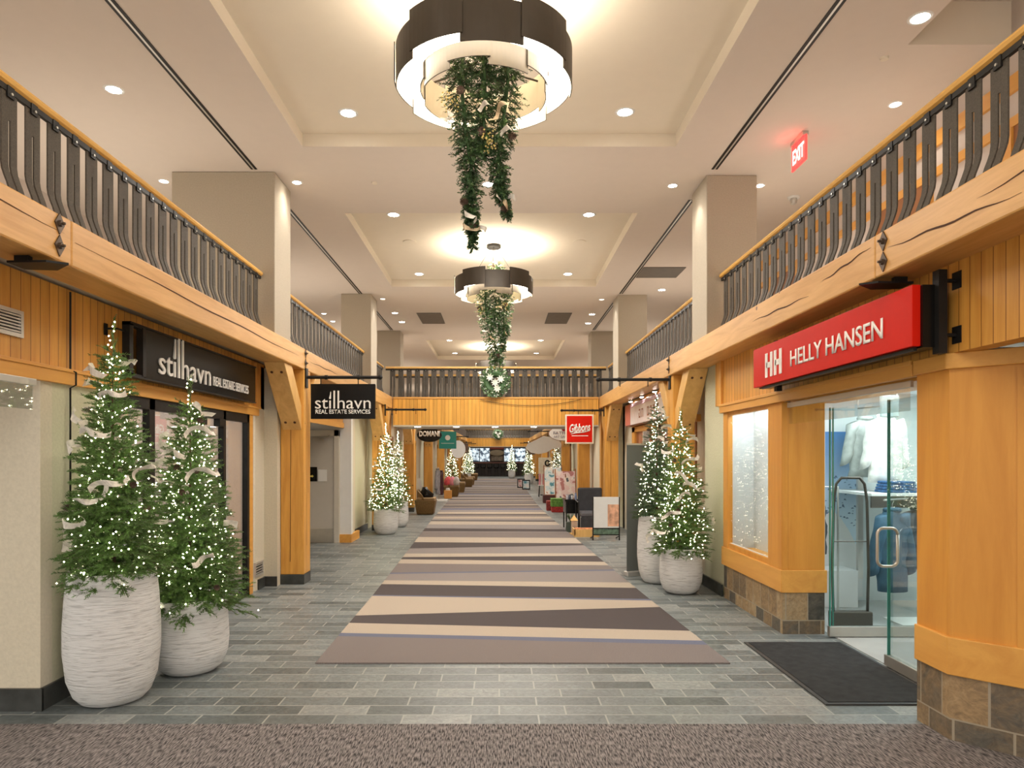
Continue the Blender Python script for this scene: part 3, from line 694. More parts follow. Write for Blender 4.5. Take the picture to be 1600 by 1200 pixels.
# shop room
Mw = mat('shop_white', (.68, .73, .72), .6, var=.01)
strct_box('wall_right', (3.14, 5.6, 8.1, 8.2, 0, 2.5), Mw); strct_box('wall_right', (5.5, 5.6, 3.2, 8.2, 0, 2.5), Mw); strct_box('ceiling', (3.1, 5.6, 3.2, 8.2, 2.42, 2.5), Mw)
strct_box('wall_right', (3.10, 3.14, 6.66, 8.2, 0, 2.42), Mw)
strct_box('wall_right', (3.2, 5.6, 3.1, 3.2, 0, 2.5), Mw)
strct_box('floor', (3.14, 5.5, 3.2, 8.1, 0.0, .006), mat('shop_floor', (.42, .42, .40), .25, var=.1, scale=2))
lamp('AREA', 'shop_ceiling_light', (4.3, 6.4, 2.4), 50, COOL, 1.6, sy=2.4)
strct_box('trim_8', (2.78, 3.2, 4.45, 6.6, 2.2, 2.31), M_trimY)
strct_box('ceiling', (2.81, 3.15, 4.2, 6.57, 2.31, 2.36), M_slab)
# near pier with chamfered corner
PP = lambda e: [(WR-e, 4.45), (WR-e, 4.13-e*.4), (3.35-e*.7, 3.47-e*.7), (3.6, 3.47-e), (3.6, 4.45)]
bay(PP(0), 'wall_right', .61, 2.22, M_panel)
bay(PP(.02), 'trim_9', .395, .62, M_trimY)
bay(PP(.0), 'wall_right', 0, .395, M_stoneY)
bay(PP(.03), 'trim_10', 2.215, 2.31, M_trimY)
m = MB(); v = Vector((.707, -.707, 0)); p0 = Vector((WR, 4.13, 0)); nrm = Vector((-.707, -.707, 0))*.006
for a, b, z0, z1 in ((.33, .36, .62, 2.2),):
    P, Q = p0+v*a+nrm, p0+v*b+nrm
    m.box(0, 1, 0, 1, 0, 1, M=Matrix(((Q-P).x, 0, 0, 0) and ((Q.x-P.x, nrm.x*1, 0, P.x), (Q.y-P.y, nrm.y*1, 0, P.y), (0, 0, z1-z0, z0), (0, 0, 0, 1))))
struct(m.build('trim_11', M_panel))
strct_box('wall_right', (3.6, 3.7, 1.0, 4.45, 0, 2.9), M_panel)
t = thing('draft_strip', 'glass strip on an aluminium rail beside the nearest wooden pier', 'glass strip', (2.86, 3.5, 2.2), math.radians(0))
MB().box(-.015, .015, -.9, .22, -.03, .01).build('rail', M_alum, t, bevel=.003); MB().box(-.004, .004, -.9, .2, -.13, -.03).build('glass_pane', M_glassw, t)
# glass doors
d = bpy.data.objects.new('door_2', None); C.objects.link(d); struct(d)
MB().box(3.12, 3.14, 4.5, 5.55, .10, 2.15).build('door_glass', M_glass, d)
MB().box(3.105, 3.155, 4.48, 5.58, .012, .10).build('bottom_rail', M_steel, d, bevel=.004)
MB().box(3.118, 3.142, 5.55, 5.556, .10, 2.15).build('glass_edge', M_gedge, d)
def loop_path(w, h, r, n=5):
    pts = []
    for cx, cz, a0 in ((w/2-r, h/2-r, 0), (-w/2+r, h/2-r, PI/2), (-w/2+r, -h/2+r, PI), (w/2-r, -h/2+r, 1.5*PI)):
        for k in range(n+1):
            a = a0+PI/2*k/n; pts.append((cx+r*math.cos(a), cz+r*math.sin(a)))
    return pts+[pts[0]]
m = MB()
m.tube([(3.05-a*.0+.08*(a/.08), 5.43, .98+z) for a, z in loop_path(.16, .30, .05)], .012, 8); m.build('handle', M_steel, d, smooth=True)
d = bpy.data.objects.new('door_3', None); C.objects.link(d); struct(d)
MB().box(3.10, 4.1, 6.46, 6.472, .105, 2.15).build('door_glass', M_glass, d)
MB().box(3.08, 4.12, 6.44, 6.49, .012, .105).build('bottom_rail', M_steel, d, bevel=.004)
m = MB(); m.box(3.09, 3.098, 6.455, 6.477, .1, 2.15); m.box(3.14, 3.147, 6.50, 6.52, .1, 2.15); m.build('glass_edge', M_gedge, d)
# things inside the shop
t = thing('wall_poster', 'tall blue poster of a snowy mountain on the shop wall', 'poster', (3.98, 8.07, .05))
mp_, nt, b_ = ntree('poster_print'); tc = N(nt, 'ShaderNodeTexCoord'); sp = N(nt, 'ShaderNodeSeparateXYZ'); nt.links.new(tc.outputs['Object'], sp.inputs[0])
rm = N(nt, 'ShaderNodeValToRGB'); e = rm.color_ramp.elements; e[0].position = .45; e[0].color = (.62, .76, .85, 1); e[1].position = 1; e[1].color = (.06, .2, .46, 1)
dv = N(nt, 'ShaderNodeMath', operation='DIVIDE'); dv.inputs[1].default_value = 1.95; nt.links.new(sp.outputs[2], dv.inputs[0]); nt.links.new(dv.outputs[0], rm.inputs[0]); nt.links.new(rm.outputs[0], b_.inputs['Base Color'])
MB().box(-.32, .26, 0, .02, 0, 1.93).build('print', mp_, t)
m = MB(); m.prism([(-.32, 0), (.26, 0), (.26, .55), (.18, .62), (.1, .78), (.0, .93), (-.1, 1.02), (-.2, .92), (-.32, .96)], 0, .003)
o = m.build('snow_slope', M_white, t); o.matrix_local = face_front(0, -.001, 0)
m = MB(); rr = random.Random(3)
for k in range(70):
    x = rr.uniform(-.31, .25); z = rr.uniform(.95, 1.45)-abs(x+.03)*.7; s = rr.uniform(.006, .02)
    m.prism([(x, z), (x+s*2, z+s*rr.uniform(-1, 1)), (x+s*1.2, z+s), (x+s*.3, z+s*.8)], 0, .0015)
o = m.build('rock_mark', mat('rock_blue', (.12, .18, .28), .7), t); o.matrix_local = face_front(0, -.001, 0); o['kind'] = 'stuff'
m = MB()
m.tube([(-.17, 0, .14), (-.18, 0, .6), (-.165, 0, 1.25), (-.14, 0, 1.42), (-.09, 0, 1.48), (.09, 0, 1.48), (.14, 0, 1.42), (.165, 0, 1.25), (.18, 0, .6), (.17, 0, .14)], .014, 8)
t = thing('security_gate', 'rounded dark security gate standing just inside the glass doors', 'security gate', (3.48, 6.85, 0))
m.build('hoop', M_bronze, t, smooth=True); MB().box(-.2, .2, -.05, .05, .006, .16).build('gate_base', M_iron, t, bevel=.01); MB().tube([(-.17, 0, .85), (.17, 0, .85)], .006, 6).build('crossbar', M_bronze, t)
def jacket(lab, x, y, ztop, h, w, c, seed, rz=0., puffy=False, sleeves=True):
    mt = mat('fabric_%d' % seed, c, .7, var=.25, scale=10, bump=.5, bscale=20)
    t = thing('jacket', lab, 'jacket', (x, y, ztop-h), rz)
    m = MB(); rg = []
    for k in range(9):
        q = k/8; z = h*q; ww = w*(.5 if q < .8 else .5-.28*(q-.8)/.2); dd = .085*(1 if q < .85 else .7)
        if puffy: ww *= 1+.06*math.sin(q*26); dd *= 1+.15*math.sin(q*26)
        rg.append(((0, 0, z), (ww, 0, 0), (0, dd, 0)))
    m.loft(rg, 20, wob=.03, seed=seed); m.build('body', mt, t, smooth=True)
    if sleeves:
        for s in (-1, 1):
            m = MB(); rg = []
            for k in range(6):
                q = k/5; rg.append(((s*(w*.36+.10*q), 0, h*.93-h*.70*q), (.075-.02*q, 0, .03), (0, .07-.015*q, 0)))
            m.loft(rg, 12, wob=.025, seed=seed+s); m.build('sleeve', mt, t, smooth=True)
    m = MB(); m.tube([(.07*math.cos(a), .05*math.sin(a), h+.0) for a in [2*PI*k/10 for k in range(11)]], .025, 8); m.build('collar', mt, t, smooth=True)
    m = MB(); m.tube([(0, 0, h), (0, 0, h+.06), (.02, 0, h+.09), (0, 0, h+.11)], .003, 5); m.build('hanger_hook', M_steel, t)
    return t
jacket('white jacket hanging high on the right of the shop wall', 4.2, 7.52, 2.13, .72, .42, (.75, .74, .68), 1, .2)
jacket('pale grey jacket hanging behind the white jacket', 4.12, 7.78, 2.12, .66, .38, (.42, .45, .42), 2, .1)
jacket('dark teal padded jacket hanging below the shelf', 3.98, 7.0, 1.15, .82, .34, (.035, .10, .16), 3, .2, True)
jacket('charcoal jacket hanging right of the teal padded jacket', 4.42, 7.28, 1.14, .62, .36, (.05, .06, .07), 4, .3, True)
jacket('shiny black jacket hanging at the left of the mountain poster', 3.48, 7.55, 1.25, .62, .34, (.035, .04, .045), 5, 1.1)
jacket('navy coat showing at the edge of the display window', 2.90, 6.99, 1.32, .60, .22, (.02, .035, .07), 6, 1.57, sleeves=False)
tag(MB().tube([(4.23, 7.35, 2.42), (4.23, 7.35, 2.24), (4.1, 7.9, 2.24), (4.1, 7.9, 2.42)], .01, 6).build('garment_rail', M_steel), 'upper chrome garment rail holding the white jackets', 'garment rail')
tag(MB().tube([(3.85, 6.917, 1.255), (4.6, 7.395, 1.255)], .01, 6).build('garment_rail', M_steel), 'lower chrome garment rail under the shelf', 'garment rail')
tag(MB().tube([(3.3, 7.55, 1.36), (3.7, 7.55, 1.36), (3.7, 7.55, .006)], .012, 6).build('garment_rail', M_steel), 'small chrome garment rail holding the shiny black jacket', 'garment rail')
t = thing('wall_shelf', 'white shelf with folded jeans above the hanging jackets', 'shelf', (4.25, 7.35, 1.28))
MB().box(-.4, .5, -.2, .72, 0, .03).build('board', M_white, t, bevel=.003)
MB().box(-.4, .5, -.2, -.18, -.12, 0).build('price_rail', M_iron, t)
for k in range(4):
    o = MB().box(-.16+.01*k, .16-.008*k, -.13, .13, 0, .028).build('folded_jeans', mat('denim', (.025, .09, .22), .8, var=.6, scale=30), None, bevel=.01, loc=(4.2, 7.32, 1.312+.03*k)); tag(o, ['lowest folded blue jeans on the shop shelf', 'second folded blue jeans from the shelf board', 'third folded blue jeans from the shelf board', 'topmost folded jeans of the shelf stack'][k], 'jeans', 'folded jeans on the shop shelf')
tag(MB().box(3.66, 3.72, 7.86, 7.9, .3, 2.1).build('shelf_standard', M_alum), 'slotted metal upright on the shop back wall', 'shelf upright').location = (.42, 0, 0)
tag(MB().box(-.09, .09, -.02, .02, -.11, .11).build('ceiling_monitor', mat('monitor', (.4, .47, .45), .3), None, bevel=.01, loc=(3.95, 7.0, 2.2)), 'small grey panel hanging near the shop ceiling', 'panel')
m = MB(); m.tube([(3.95, 7.0, 2.3), (3.95, 7.0, 2.42)], .01, 6); o = m.build('mount', M_steel)
o.parent = bpy.data.objects['ceiling_monitor']; o.matrix_parent_inverse = Matrix.Translation((-3.95, -7.0, -2.2))
tag(MB().box(3.64, 3.73, 8.06, 8.1, 1.95, 2.08).build('wall_sensor', M_white, bevel=.01), 'small white sensor box high on the shop wall', 'sensor')
tag(MB().box(4.0, 4.35, 6.85, 7.2, .006, .02).build('paper_stack', M_white), 'white papers lying on the shop floor', 'paper')
tag(MB().box(3.4, 4.0, 7.7, 8.05, .006, .42).build('display_plinth', M_white, bevel=.005), 'white display plinth under the mountain poster', 'plinth')

# ------------------------------------------------------------------ second shop on the right
strct_box('wall_right', (2.92, 3.04, 14.6, 16.3, 0, 2.86), M_wall); strct_box('wall_right', (2.92, 3.04, 9.2, 10.2, 0, 2.86), M_wall)
strct_box('wall_right', (2.92, 3.04, 10.2, 14.6, 2.3, 2.86), M_cladY)
m = MB(); m.box(2.86, 3.0, 10.0, 14.9, 2.2, 2.3); m.box(2.86, 2.93, 14.6, 14.9, 0, 2.86); m.box(2.80, 2.9, 10.2, 14.9, 2.76, 2.86); struct(m.build('trim_12', M_trimY))
strct_box('wall_right', (2.9, 3.04, 10.2, 13.2, 0, .32), M_stoneY)
d = bpy.data.objects.new('window_3', None); C.objects.link(d); struct(d)
m = MB(); m.box(2.9, 2.98, 14.35, 14.6, .0, 2.2); m.box(2.9, 2.98, 13.2, 13.35, .0, 2.2); m.box(2.9, 2.98, 10.2, 10.35, .32, 2.2); m.box(2.9, 2.98, 10.35, 13.2, .32, .42); m.build('window_frame', M_redwood, d)
MB().box(2.93, 2.94, 10.35, 13.2, .42, 2.2).build('window_pane', M_glassw, d)
strct_box('wall_right', (4.3, 4.4, 9.3, 16.3, 0, 2.84), M_white); strct_box('wall_right', (3.04, 4.3, 16.2, 16.3, 0, 2.84), Mi); strct_box('ceiling', (3.04, 4.3, 9.3, 16.3, 2.5, 2.56), M_white)
strct_box('wall_right', (3.04, 4.3, 9.22, 9.3, 0, 2.84), Mi)
lamp('AREA', 'shop_light', (3.7, 12.8, 2.48), 50, NEUT, .9, sy=4)
t = thing('shelf_unit', 'grey shelf unit behind the glass of the second right shop', 'shelving', (4.0, 15.2, 0))
MB().box(-.28, .28, -.02, .02, 0, 2.0).build('back_board', mat('shelf_grey', (.35, .35, .33), .6), t)
for z in (.3, .8, 1.3, 1.8): MB().box(-.28, .28, -.25, -.02, z, z+.03).build('shelf', M_white, t)
# ------------------------------------------------------------------ wall above further shops and pattern of bays down the aisle
def far_side(sgn, X, n0):
    bays = [(16.4, 20.9), (21.2, 26.6), (26.9, 32.4), (32.7, 39), (39.3, 46), (46.3, 53), (53.3, YE)]
    for i, (a, b) in enumerate(bays):
        x0, x1 = sorted((X, X+.12*sgn)); L = b-a
        f = a+.22*L; g = b-.30*L
        strct_box('wall_left' if sgn < 0 else 'wall_right', (x0, x1, a-.3, f, 0, 2.86), M_wall if i % 2 else M_wall2)
        strct_box('wall_left' if sgn < 0 else 'wall_right', (x0, x1, g, b, 0, 2.86), M_wall)
        strct_box('wall_left' if sgn < 0 else 'wall_right', (x0, x1, f, g, 2.2, 2.86), M_cladY)
        d = bpy.data.objects.new('door_%d' % (n0+i), None); C.objects.link(d); struct(d)
        e = X-.05*sgn; q0, q1 = sorted((e, X+.05*sgn)); m = MB()
        for yy in (f-.12, (f+g)/2-.05, g): m.box(q0, q1, yy, yy+.12, 0, 2.2)
        m.box(q0, q1, f-.12, g+.12, 2.1, 2.24); m.build('door_frame', M_redwood if i % 2 == 0 else M_post, d)
        m = MB(); m.box(*sorted((X+.02*sgn, X+.03*sgn)), f, g, .05, 2.1); m.build('door_glass', M_glassw, d)
        x2 = X+1.6*sgn; strct_box('wall_left' if sgn < 0 else 'wall_right', (*sorted((x2, x2+.1*sgn)), a-.3, b, 0, 2.86), Mi)
        lamp('AREA', 'shop_light', (X+.8*sgn, (a+b)/2, 2.7), 22, WARM, .8, sy=2)
far_side(-1, WL, 10); far_side(1, 2.92, 20)
for i, (x0, x1, y) in enumerate(((-2.9, -2.89, 0),)): pass
# golden timber pilasters between bays
for i, y in enumerate((18.6, 23.8, 29.4, 35.6, 42.3, 49.5)):
    tag(MB().box(WL, WL+.1, y-.15, y+.15, 0, 2.85).build('pilaster', M_post, bevel=.008), f'golden timber pilaster on the left wall, number {ordn[i]} counting from the footbridge'.replace('number ', ''), 'pilaster')
    tag(MB().box(2.78, 2.92, y-.15+.4, y+.15+.4, 0, 2.85).build('pilaster', M_post, bevel=.008), f'golden timber pilaster on the right wall, {ordn[i]} counting from the footbridge', 'pilaster')

# ------------------------------------------------------------------ end of the mall: bar counter, lit shop wall
t = thing('bar_counter', 'long dark bar counter across the end of the mall', 'counter', (-.1, 58.6, 0))
MB().box(-2.1, 2.1, -.3, .3, 0, 1.05).build('counter_front', mat('counter_dark', (.03, .022, .02), .4), t); MB().box(-2.2, 2.2, -.4, .35, 1.05, 1.15).build('counter_top', mat('counter_red', (.28, .10, .07), .4), t)
def bright(name, seed):
    m_, nt, b_ = ntree(name); tc = N(nt, 'ShaderNodeTexCoord'); vo = N(nt, 'ShaderNodeTexNoise'); vo.inputs['Scale'].default_value = 3.5; vo.inputs['Detail'].default_value = 6
    mp2 = N(nt, 'ShaderNodeMapping'); mp2.inputs['Location'].default_value = (seed, 0, 0); nt.links.new(tc.outputs['Object'], mp2.inputs['Vector']); nt.links.new(mp2.outputs[0], vo.inputs['Vector'])
    r = N(nt, 'ShaderNodeValToRGB'); e = r.color_ramp.elements; e[0].position = .42; e[0].color = (.05, .07, .1, 1); e[1].position = .58; e[1].color = (.72, .84, .9, 1)
    nt.links.new(vo.outputs['Fac'], r.inputs['Fac']); nt.links.new(r.outputs[0], b_.inputs['Base Color']); nt.links.new(r.outputs[0], b_.inputs['Emission Color']); b_.inputs['Emission Strength'].default_value = .8; return m_
for i, (x0, x1) in enumerate(((-2.6, -.85), (.45, 2.3))):
    d = bpy.data.objects.new('window_%d' % (4+i), None); C.objects.link(d); struct(d)
    MB().box(x0, x1, 60.85, 60.9, 1.2, 2.35).build('window_pane', bright('window_view_%d' % i, i*7.), d)
    m = MB(); m.box(x0-.08, x1+.08, 60.8, 60.92, 2.35, 2.45); m.box((x0+x1)/2-.03, (x0+x1)/2+.03, 60.82, 60.92, 1.2, 2.35); m.build('window_frame', M_iron, d)
strct_box('wall_back', (-2.58, 2.42, 60.92, 60.98, 0, 2.6), mat('end_wall_dark', (.14, .10, .08), .7))
t = thing('oval_sign', 'oval beige sign on the back wall above the bar', 'sign', (-.2, 60.7, 1.95))
m = MB(); m.prism([(.62*math.cos(2*PI*k/28), .26*math.sin(2*PI*k/28)) for k in range(28)], 0, .06); o = m.build('board', mat('oval_beige', (.55, .47, .33), .6), t); o.rotation_euler = (PI/2, 0, 0)
MB().box(-.6, .6, .02, .08, .32, .5).build('red_header', mat('header_red', (.3, .05, .03), .6), t); MB().box(-.5, .5, .04, .08, -.7, -.3).build('lower_panel', mat('lower_beige', (.45, .38, .3), .6, var=.5, scale=12), t)
for i, x in enumerate((-1.9, -1.35, -.8, -.25, .3, .85, 1.4)):
    t = thing('bar_stool', 'dark bar stool at the far bar, ' + ['leftmost', 'second from the left', 'third from the left', 'middle one', 'third from the right', 'second from the right', 'rightmost'][i], 'stool', (x, 57.6, 0), 0, 'bar stools at the far bar')
    MB().lathe([(0, .74), (.2, .74), (.21, .70), (.19, .66), (0, .66)], n=14).build('seat', M_signb, t)
    m = MB(); m.tube([(-.2, .15, .74), (-.2, .17, 1.02), (.2, .17, 1.02), (.2, .15, .74)], .03, 6); m.build('backrest', M_signb, t)
    for a in range(4):
        c, s = math.cos(PI/4+a*PI/2), math.sin(PI/4+a*PI/2); MB().tube([(c*.13, s*.13, .67), (c*.22, s*.22, 0)], .014, 5).build('leg', M_black, t)

# ------------------------------------------------------------------ signs
def wall_sign_black():
    t = thing('shop_sign', 'long black storefront sign with white lettering on the left beadboard', 'sign', (-2.93, 5.48, 2.34))
    L = 2.83; H = .425
    MB().box(-.05, 0, .22, L, 0, H).build('sign_panel', M_signb, t, bevel=.004)
    m = MB(); m.box(-.06, .0, 0, .055, 0, H); m.box(-.06, 0, 0, .24, H-.025, H); m.box(-.06, 0, 0, .24, 0, .02); m.box(-.05, .004, .2, .25, .01, H-.01); m.box(-.06, .01, 0, L, H-.012, H+.002); m.box(-.06, .01, 0, L, -.012, .0)
    m.build('sign_frame', M_black, t)
    m = MB(); m.tube([(-.12, -.12, H-.08), (-.03, -.12, H-.08), (-.03, 0, H-.08)], .008, 6); m.box(-.125, -.115, -.14, -.10, H-.13, H-.04); m.build('bracket', M_black, t); m = MB(); m.tube([(-.12, -.12, .03), (-.03, -.12, .03), (-.03, 0, .03)], .008, 6); m.build('bracket', M_black, t)
    text_mesh('stilhavn', 1.06, .36, M_letters, 'lettering', .012, t, face_aisle_L(.001, .99, .245), tall=(.27, .50), tallx=.5)
    text_mesh('REAL ESTATE SERVICES', .98, .095, M_letters, 'lettering', .012, t, face_aisle_L(.001, 2.08, .125), bold=.0)
wall_sign_black()
def hanging_frame(lab, x, y, z, length, sgn, hooks=(), plate=True):
    """pipe arm fixed to a post; sgn points into the aisle"""
    t = thing('sign_arm', lab, 'sign arm', (x, y, z))
    m = MB(); m.tube([(0, 0, 0), (sgn*length, 0, 0)], .022, 8); m.build('pipe', M_black, t, smooth=False)
    for q in (.28*length, .72*length): MB().tube([(sgn*(q-.02), 0, 0), (sgn*(q+.02), 0, 0)], .03, 8).build('collar', M_black, t)
    m = MB(); m.lathe([(0, -.035), (.03, -.02), (.036, 0), (.03, .02), (0, .035)], (sgn*(length+.01), 0, 0), 10); m.build('finial', M_black, t)
    MB().box(*sorted((0, sgn*.02)), -.05, .05, -.14, .12).build('wall_plate', M_black, t, bevel=.004)
    for q in hooks: MB().tube([(sgn*q, 0, -.02), (sgn*q, 0, -.10)], .007, 6).build('hook', M_black, t)
hanging_frame('black pipe arm on the nearest left post holding the large black sign', XL, 9.22, 2.745, .98, 1, (.2, .7))
t = thing('hanging_sign', 'black rectangular hanging sign with white lettering on the nearest left post', 'sign', (-2.08, 9.22, 2.19))
MB().box(-.43, .43, -.02, .02, 0, .465).build('sign_board', M_signb, t, bevel=.004)
text_mesh('stilhavn', .74, .24, M_letters, 'lettering', .004, t, face_front(0, -.021, .255), tall=(.27, .50), tallx=.32)
text_mesh('REAL ESTATE SERVICES', .73, .055, M_letters, 'lettering', .004, t, face_front(0, -.021, .095), bold=.015)
hanging_frame('empty black pipe arm on the nearest right post', XR+.03, 9.9, 2.79, 1.02, -1, (.32, .72))
hanging_frame('empty black pipe arm on the second left post', XL, 15.6, 2.74, .9, 1, (.25, .7))
hanging_frame('black pipe arm holding the red square sign', XR+.03, 16.12, 2.755, .98, -1, (.22, .6))
# red square sign with script lettering
t = thing('hanging_sign', 'red square hanging sign with white script lettering and cream border', 'sign', (1.87, 16.12, 1.98))
MB().box(-.33, .33, -.02, .02, 0, .68).build('sign_border', mat('sign_cream', (.85, .78, .62), .5), t, bevel=.003)
MB().box(-.295, .295, -.026, .026, .035, .645).build('sign_board', M_red, t)
text_mesh('Gibbons', .50, .20, M_letters, 'lettering', .004, t, face_front(.01, -.03, .37) @ Matrix.Rotation(math.radians(6), 4, 'Z'), shear=.35, bold=.03)
m = MB(); m.tube([(-.2, -.03, .22), (-.1, -.03, .25), (.08, -.03, .265), (.24, -.03, .30)], [.006, .014, .012, .004], 6); m.build('swash', M_letters, t); MB().box(-.18, .2, -.03, -.026, .175, .19).build('small_text', M_letters, t)
# long red shop sign
t = thing('shop_sign', 'long red illuminated shop sign with white letters above the glass doors', 'sign', (2.45, 4.10, 2.35))
MB().box(0, .05, 0, 2.56, 0, .365).build('sign_face', M_red, t, bevel=.003)
m = MB(); m.box(.05, .16, -.02, 2.54, -.01, .36); m.build('sign_box', M_signb, t)
MB().box(.12, .17, -.06, 0.0, -.05, .44).build('bracket_post', M_black, t); MB().box(.12, .17, 2.3, 2.36, -.05, .42).build('bracket_post', M_black, t)
for z_ in (.38, .06):
    m = MB(); m.tube([(.14, -.03, z_), (.26, -.03, z_)], .012, 6); m.box(.235, .251, -.08, .0, z_-.05, z_+.05); m.build('bracket', M_black, t)
MB().box(0.02, .04, 0.02, 2.4, -.025, -.005).build('light_trough', M_black, t)
text_mesh('HELLY HANSEN', 1.40, .135, M_letters, 'lettering', .004, t, face_aisle_R(-.001, 1.01, .165), bold=.012)
m = MB()   # logo: two slanted H shapes
for y0 in (2.255, 2.055):
    m.box(-.006, 0, y0-.05, y0, .065, .285); m.box(-.006, 0, y0-.165, y0-.115, .065, .285); m.box(-.006, 0, y0-.12, y0-.03, .15, .20)
m.build('logo', M_letters, t)
for i, (x, y, sg, lab) in enumerate(((XR+.0, 4.42, 1, 'black steel spotlight plate under the right beam near the red shop sign'), (XL, 3.95, -1, 'black steel spotlight plate under the left beam at the left edge'))):
    t = thing('light_plate', lab, 'light fixture', (x, y, BZ0-.05))
    m = MB(); m.prism([(-.12*sg, .0), (-.03*sg, -.06), (.20*sg, -.05), (.20*sg, .1), (.02*sg, .12)], 0, .012); m.build('plate', M_black, t); MB().box(*sorted((.10*sg, .18*sg)), -.02, .02, .012, .05).build('stem', M_black, t)
for y in (4.9, 5.5, 6.1): lamp('SPOT', 'sign_spot', (2.22, y, 2.80), 9, WARM, .02, (0, math.radians(42), 0), math.radians(70))
for y in (6.3, 7.1, 7.7): lamp('SPOT', 'sign_spot', (-2.72, y, 2.83), 5, NEUT, .02, (0, math.radians(-35), 0), math.radians(75))
# pink white light box sign of the second right shop
t = thing('shop_sign', 'white and pink light box sign above the second shop on the right', 'sign', (2.74, 10.9, 2.34))
MB().box(.03, .16, -.02, 4.14, -.02, .46).build('sign_box', M_redwood, t)
MB().box(0, .03, 0, 4.1, 0, .43).build('sign_face', mat('sign_face_white', (.80, .74, .72), .35), t)
MB().box(-.004, 0, 3.55, 4.1, 0, .43).build('side_band', mat('band_pink', (.72, .22, .17), .4), t); MB().box(-.004, 0, 0, 3.55, .36, .43).build('top_band', mat('band_lilac', (.66, .45, .58), .4), t)
m = MB(); rr = random.Random(2)
for k in range(7):
    y = 1.0+k*.25
    if k == 4: continue
    m.box(-.006, -.002, y, y+.03, .1, .27); m.box(-.006, -.002, y+.12, y+.15, .1, .27 if k % 2 else .2); m.box(-.006, -.002, y, y+.15, .24, .27)
    if k % 3 == 0: m.box(-.006, -.002, y, y+.15, .1, .13)
m.build('blurred_lettering', mat('letter_brown', (.45, .2, .12), .5), t)
for i, y in enumerate((10.9, 12.0, 13.1, 14.2)):
    t = thing('spotlight', f'small bright spotlight over the pink and white sign, {ordn[i]} one', 'spotlight', (2.70, y, 2.82), 0, 'spotlights over the pink and white sign')
    MB().lathe([(0, -.03), (.035, -.02), (.04, .02)], n=12).build('lens', M_lens, t); MB().lathe([(.042, -.01), (.045, .02), (0, .025)], n=12).build('housing', M_bronze, t)
    lamp('SPOT', 'sign_spot', (2.62, y, 2.78), 7, NEUT, .03, (0, math.radians(20), 0), math.radians(90))
# far small signs on the left and right
def small_arm(x, y, z, l, s, lab): hanging_frame(lab, x, y, z, l, s, ())
def hangers(t, xs_, z0, z1):
    for x_ in xs_: MB().tube([(x_, 0, z0), (x_, 0, z1)], .008, 6).build('hanger', M_black, t)
t = thing('hanging_sign', 'black oval hanging sign lettered DOMANI on the third left post', 'sign', (-2.1, 20.8, 2.32))
m = MB(); m.prism([(.37*math.cos(2*PI*k/28), .21*math.sin(2*PI*k/28)) for k in range(28)], -.02, .02); o = m.build('sign_board', M_signb, t); o.rotation_euler = (PI/2, 0, 0)
text_mesh('DOMANI', .62, .17, M_letters, 'lettering', .004, t, face_front(0, -.022, .04), bold=.05)
small_arm(XL, 20.8, 2.66, .8, 1, 'dark pipe arm above the black oval sign'); hangers(t, (-.2,.2), .18, .34)
t = thing('hanging_sign', 'teal square hanging sign with pale round emblem', 'sign', (-1.98, 26.6, 1.97))
MB().box(-.33, .33, -.02, .02, 0, .66).build('sign_board', mat('sign_teal', (.012, .27, .235), .4), t)
m = MB(); m.lathe([(0, 0), (.1, 0), (.1, .01), (0, .01)], n=20); o = m.build('emblem', M_white, t, loc=(0, -.022, .42)); o.rotation_euler = (PI/2, 0, 0); MB().box(-.25, .25, -.024, -.02, .2, .215).build('small_text', M_white, t)
small_arm(XL, 26.6, 2.72, 1.0, 1, 'dark pipe arm above the teal sign'); hangers(t, (-.25,.25), .65, .76)
t = thing('hanging_sign', 'white oval hanging sign behind the teal sign', 'sign', (-1.93, 32.6, 2.0))
m = MB(); m.prism([(.34*math.cos(2*PI*k/24), .42*math.sin(2*PI*k/24)) for k in range(24)], -.02, .02); o = m.build('sign_board', M_white, t); o.rotation_euler = (PI/2, 0, 0)
small_arm(XL, 32.6, 2.6, 1.1, 1, 'dark pipe arm above the white oval sign on the left'); hangers(t, (-.1,.1), .40, .62)
t = thing('hanging_sign', 'small brown square hanging sign far down on the left', 'sign', (-2.02, 39.0, 1.85))
MB().box(-.27, .27, -.03, .03, 0, .52).build('sign_board', mat('sign_brown', (.10, .06, .04), .6), t); m = MB()
m.tube([(.11*math.cos(a), -.035, .33+.11*math.sin(a)) for a in [2*PI*k/16 for k in range(17)]], .01, 5); m.box(-.2, .2, -.035, -.03, .08, .12); m.build('emblem', mat('emblem_tan', (.35, .25, .15), .5), t)
small_arm(XL, 39.0, 2.45, 1.0, 1, 'dark pipe arm above the brown sign'); hangers(t, (-.2,.2), .5, .61)
t = thing('hanging_sign', 'white oval gallery sign with lettering beside the red square sign', 'sign', (2.0, 21.6, 2.39))
m = MB(); m.prism([(.46*math.cos(2*PI*k/28), .23*math.sin(2*PI*k/28)) for k in range(28)], -.02, .02); o = m.build('sign_board', mat('rim_brown', (.2, .08, .06), .5), t); o.rotation_euler = (PI/2, 0, 0)
m = MB(); m.prism([(.445*math.cos(2*PI*k/28), .215*math.sin(2*PI*k/28)) for k in range(28)], -.026, .026); o = m.build('sign_face', M_white, t); o.rotation_euler = (PI/2, 0, 0)
ink = mat('ink_grey', (.16, .14, .2), .6)
text_mesh('FATHOM', .62, .09, ink, 'lettering', .004, t, face_front(0, -.028, .02)); text_mesh('ART GALLERY', .60, .075, ink, 'lettering', .004, t, face_front(0, -.028, -.10))
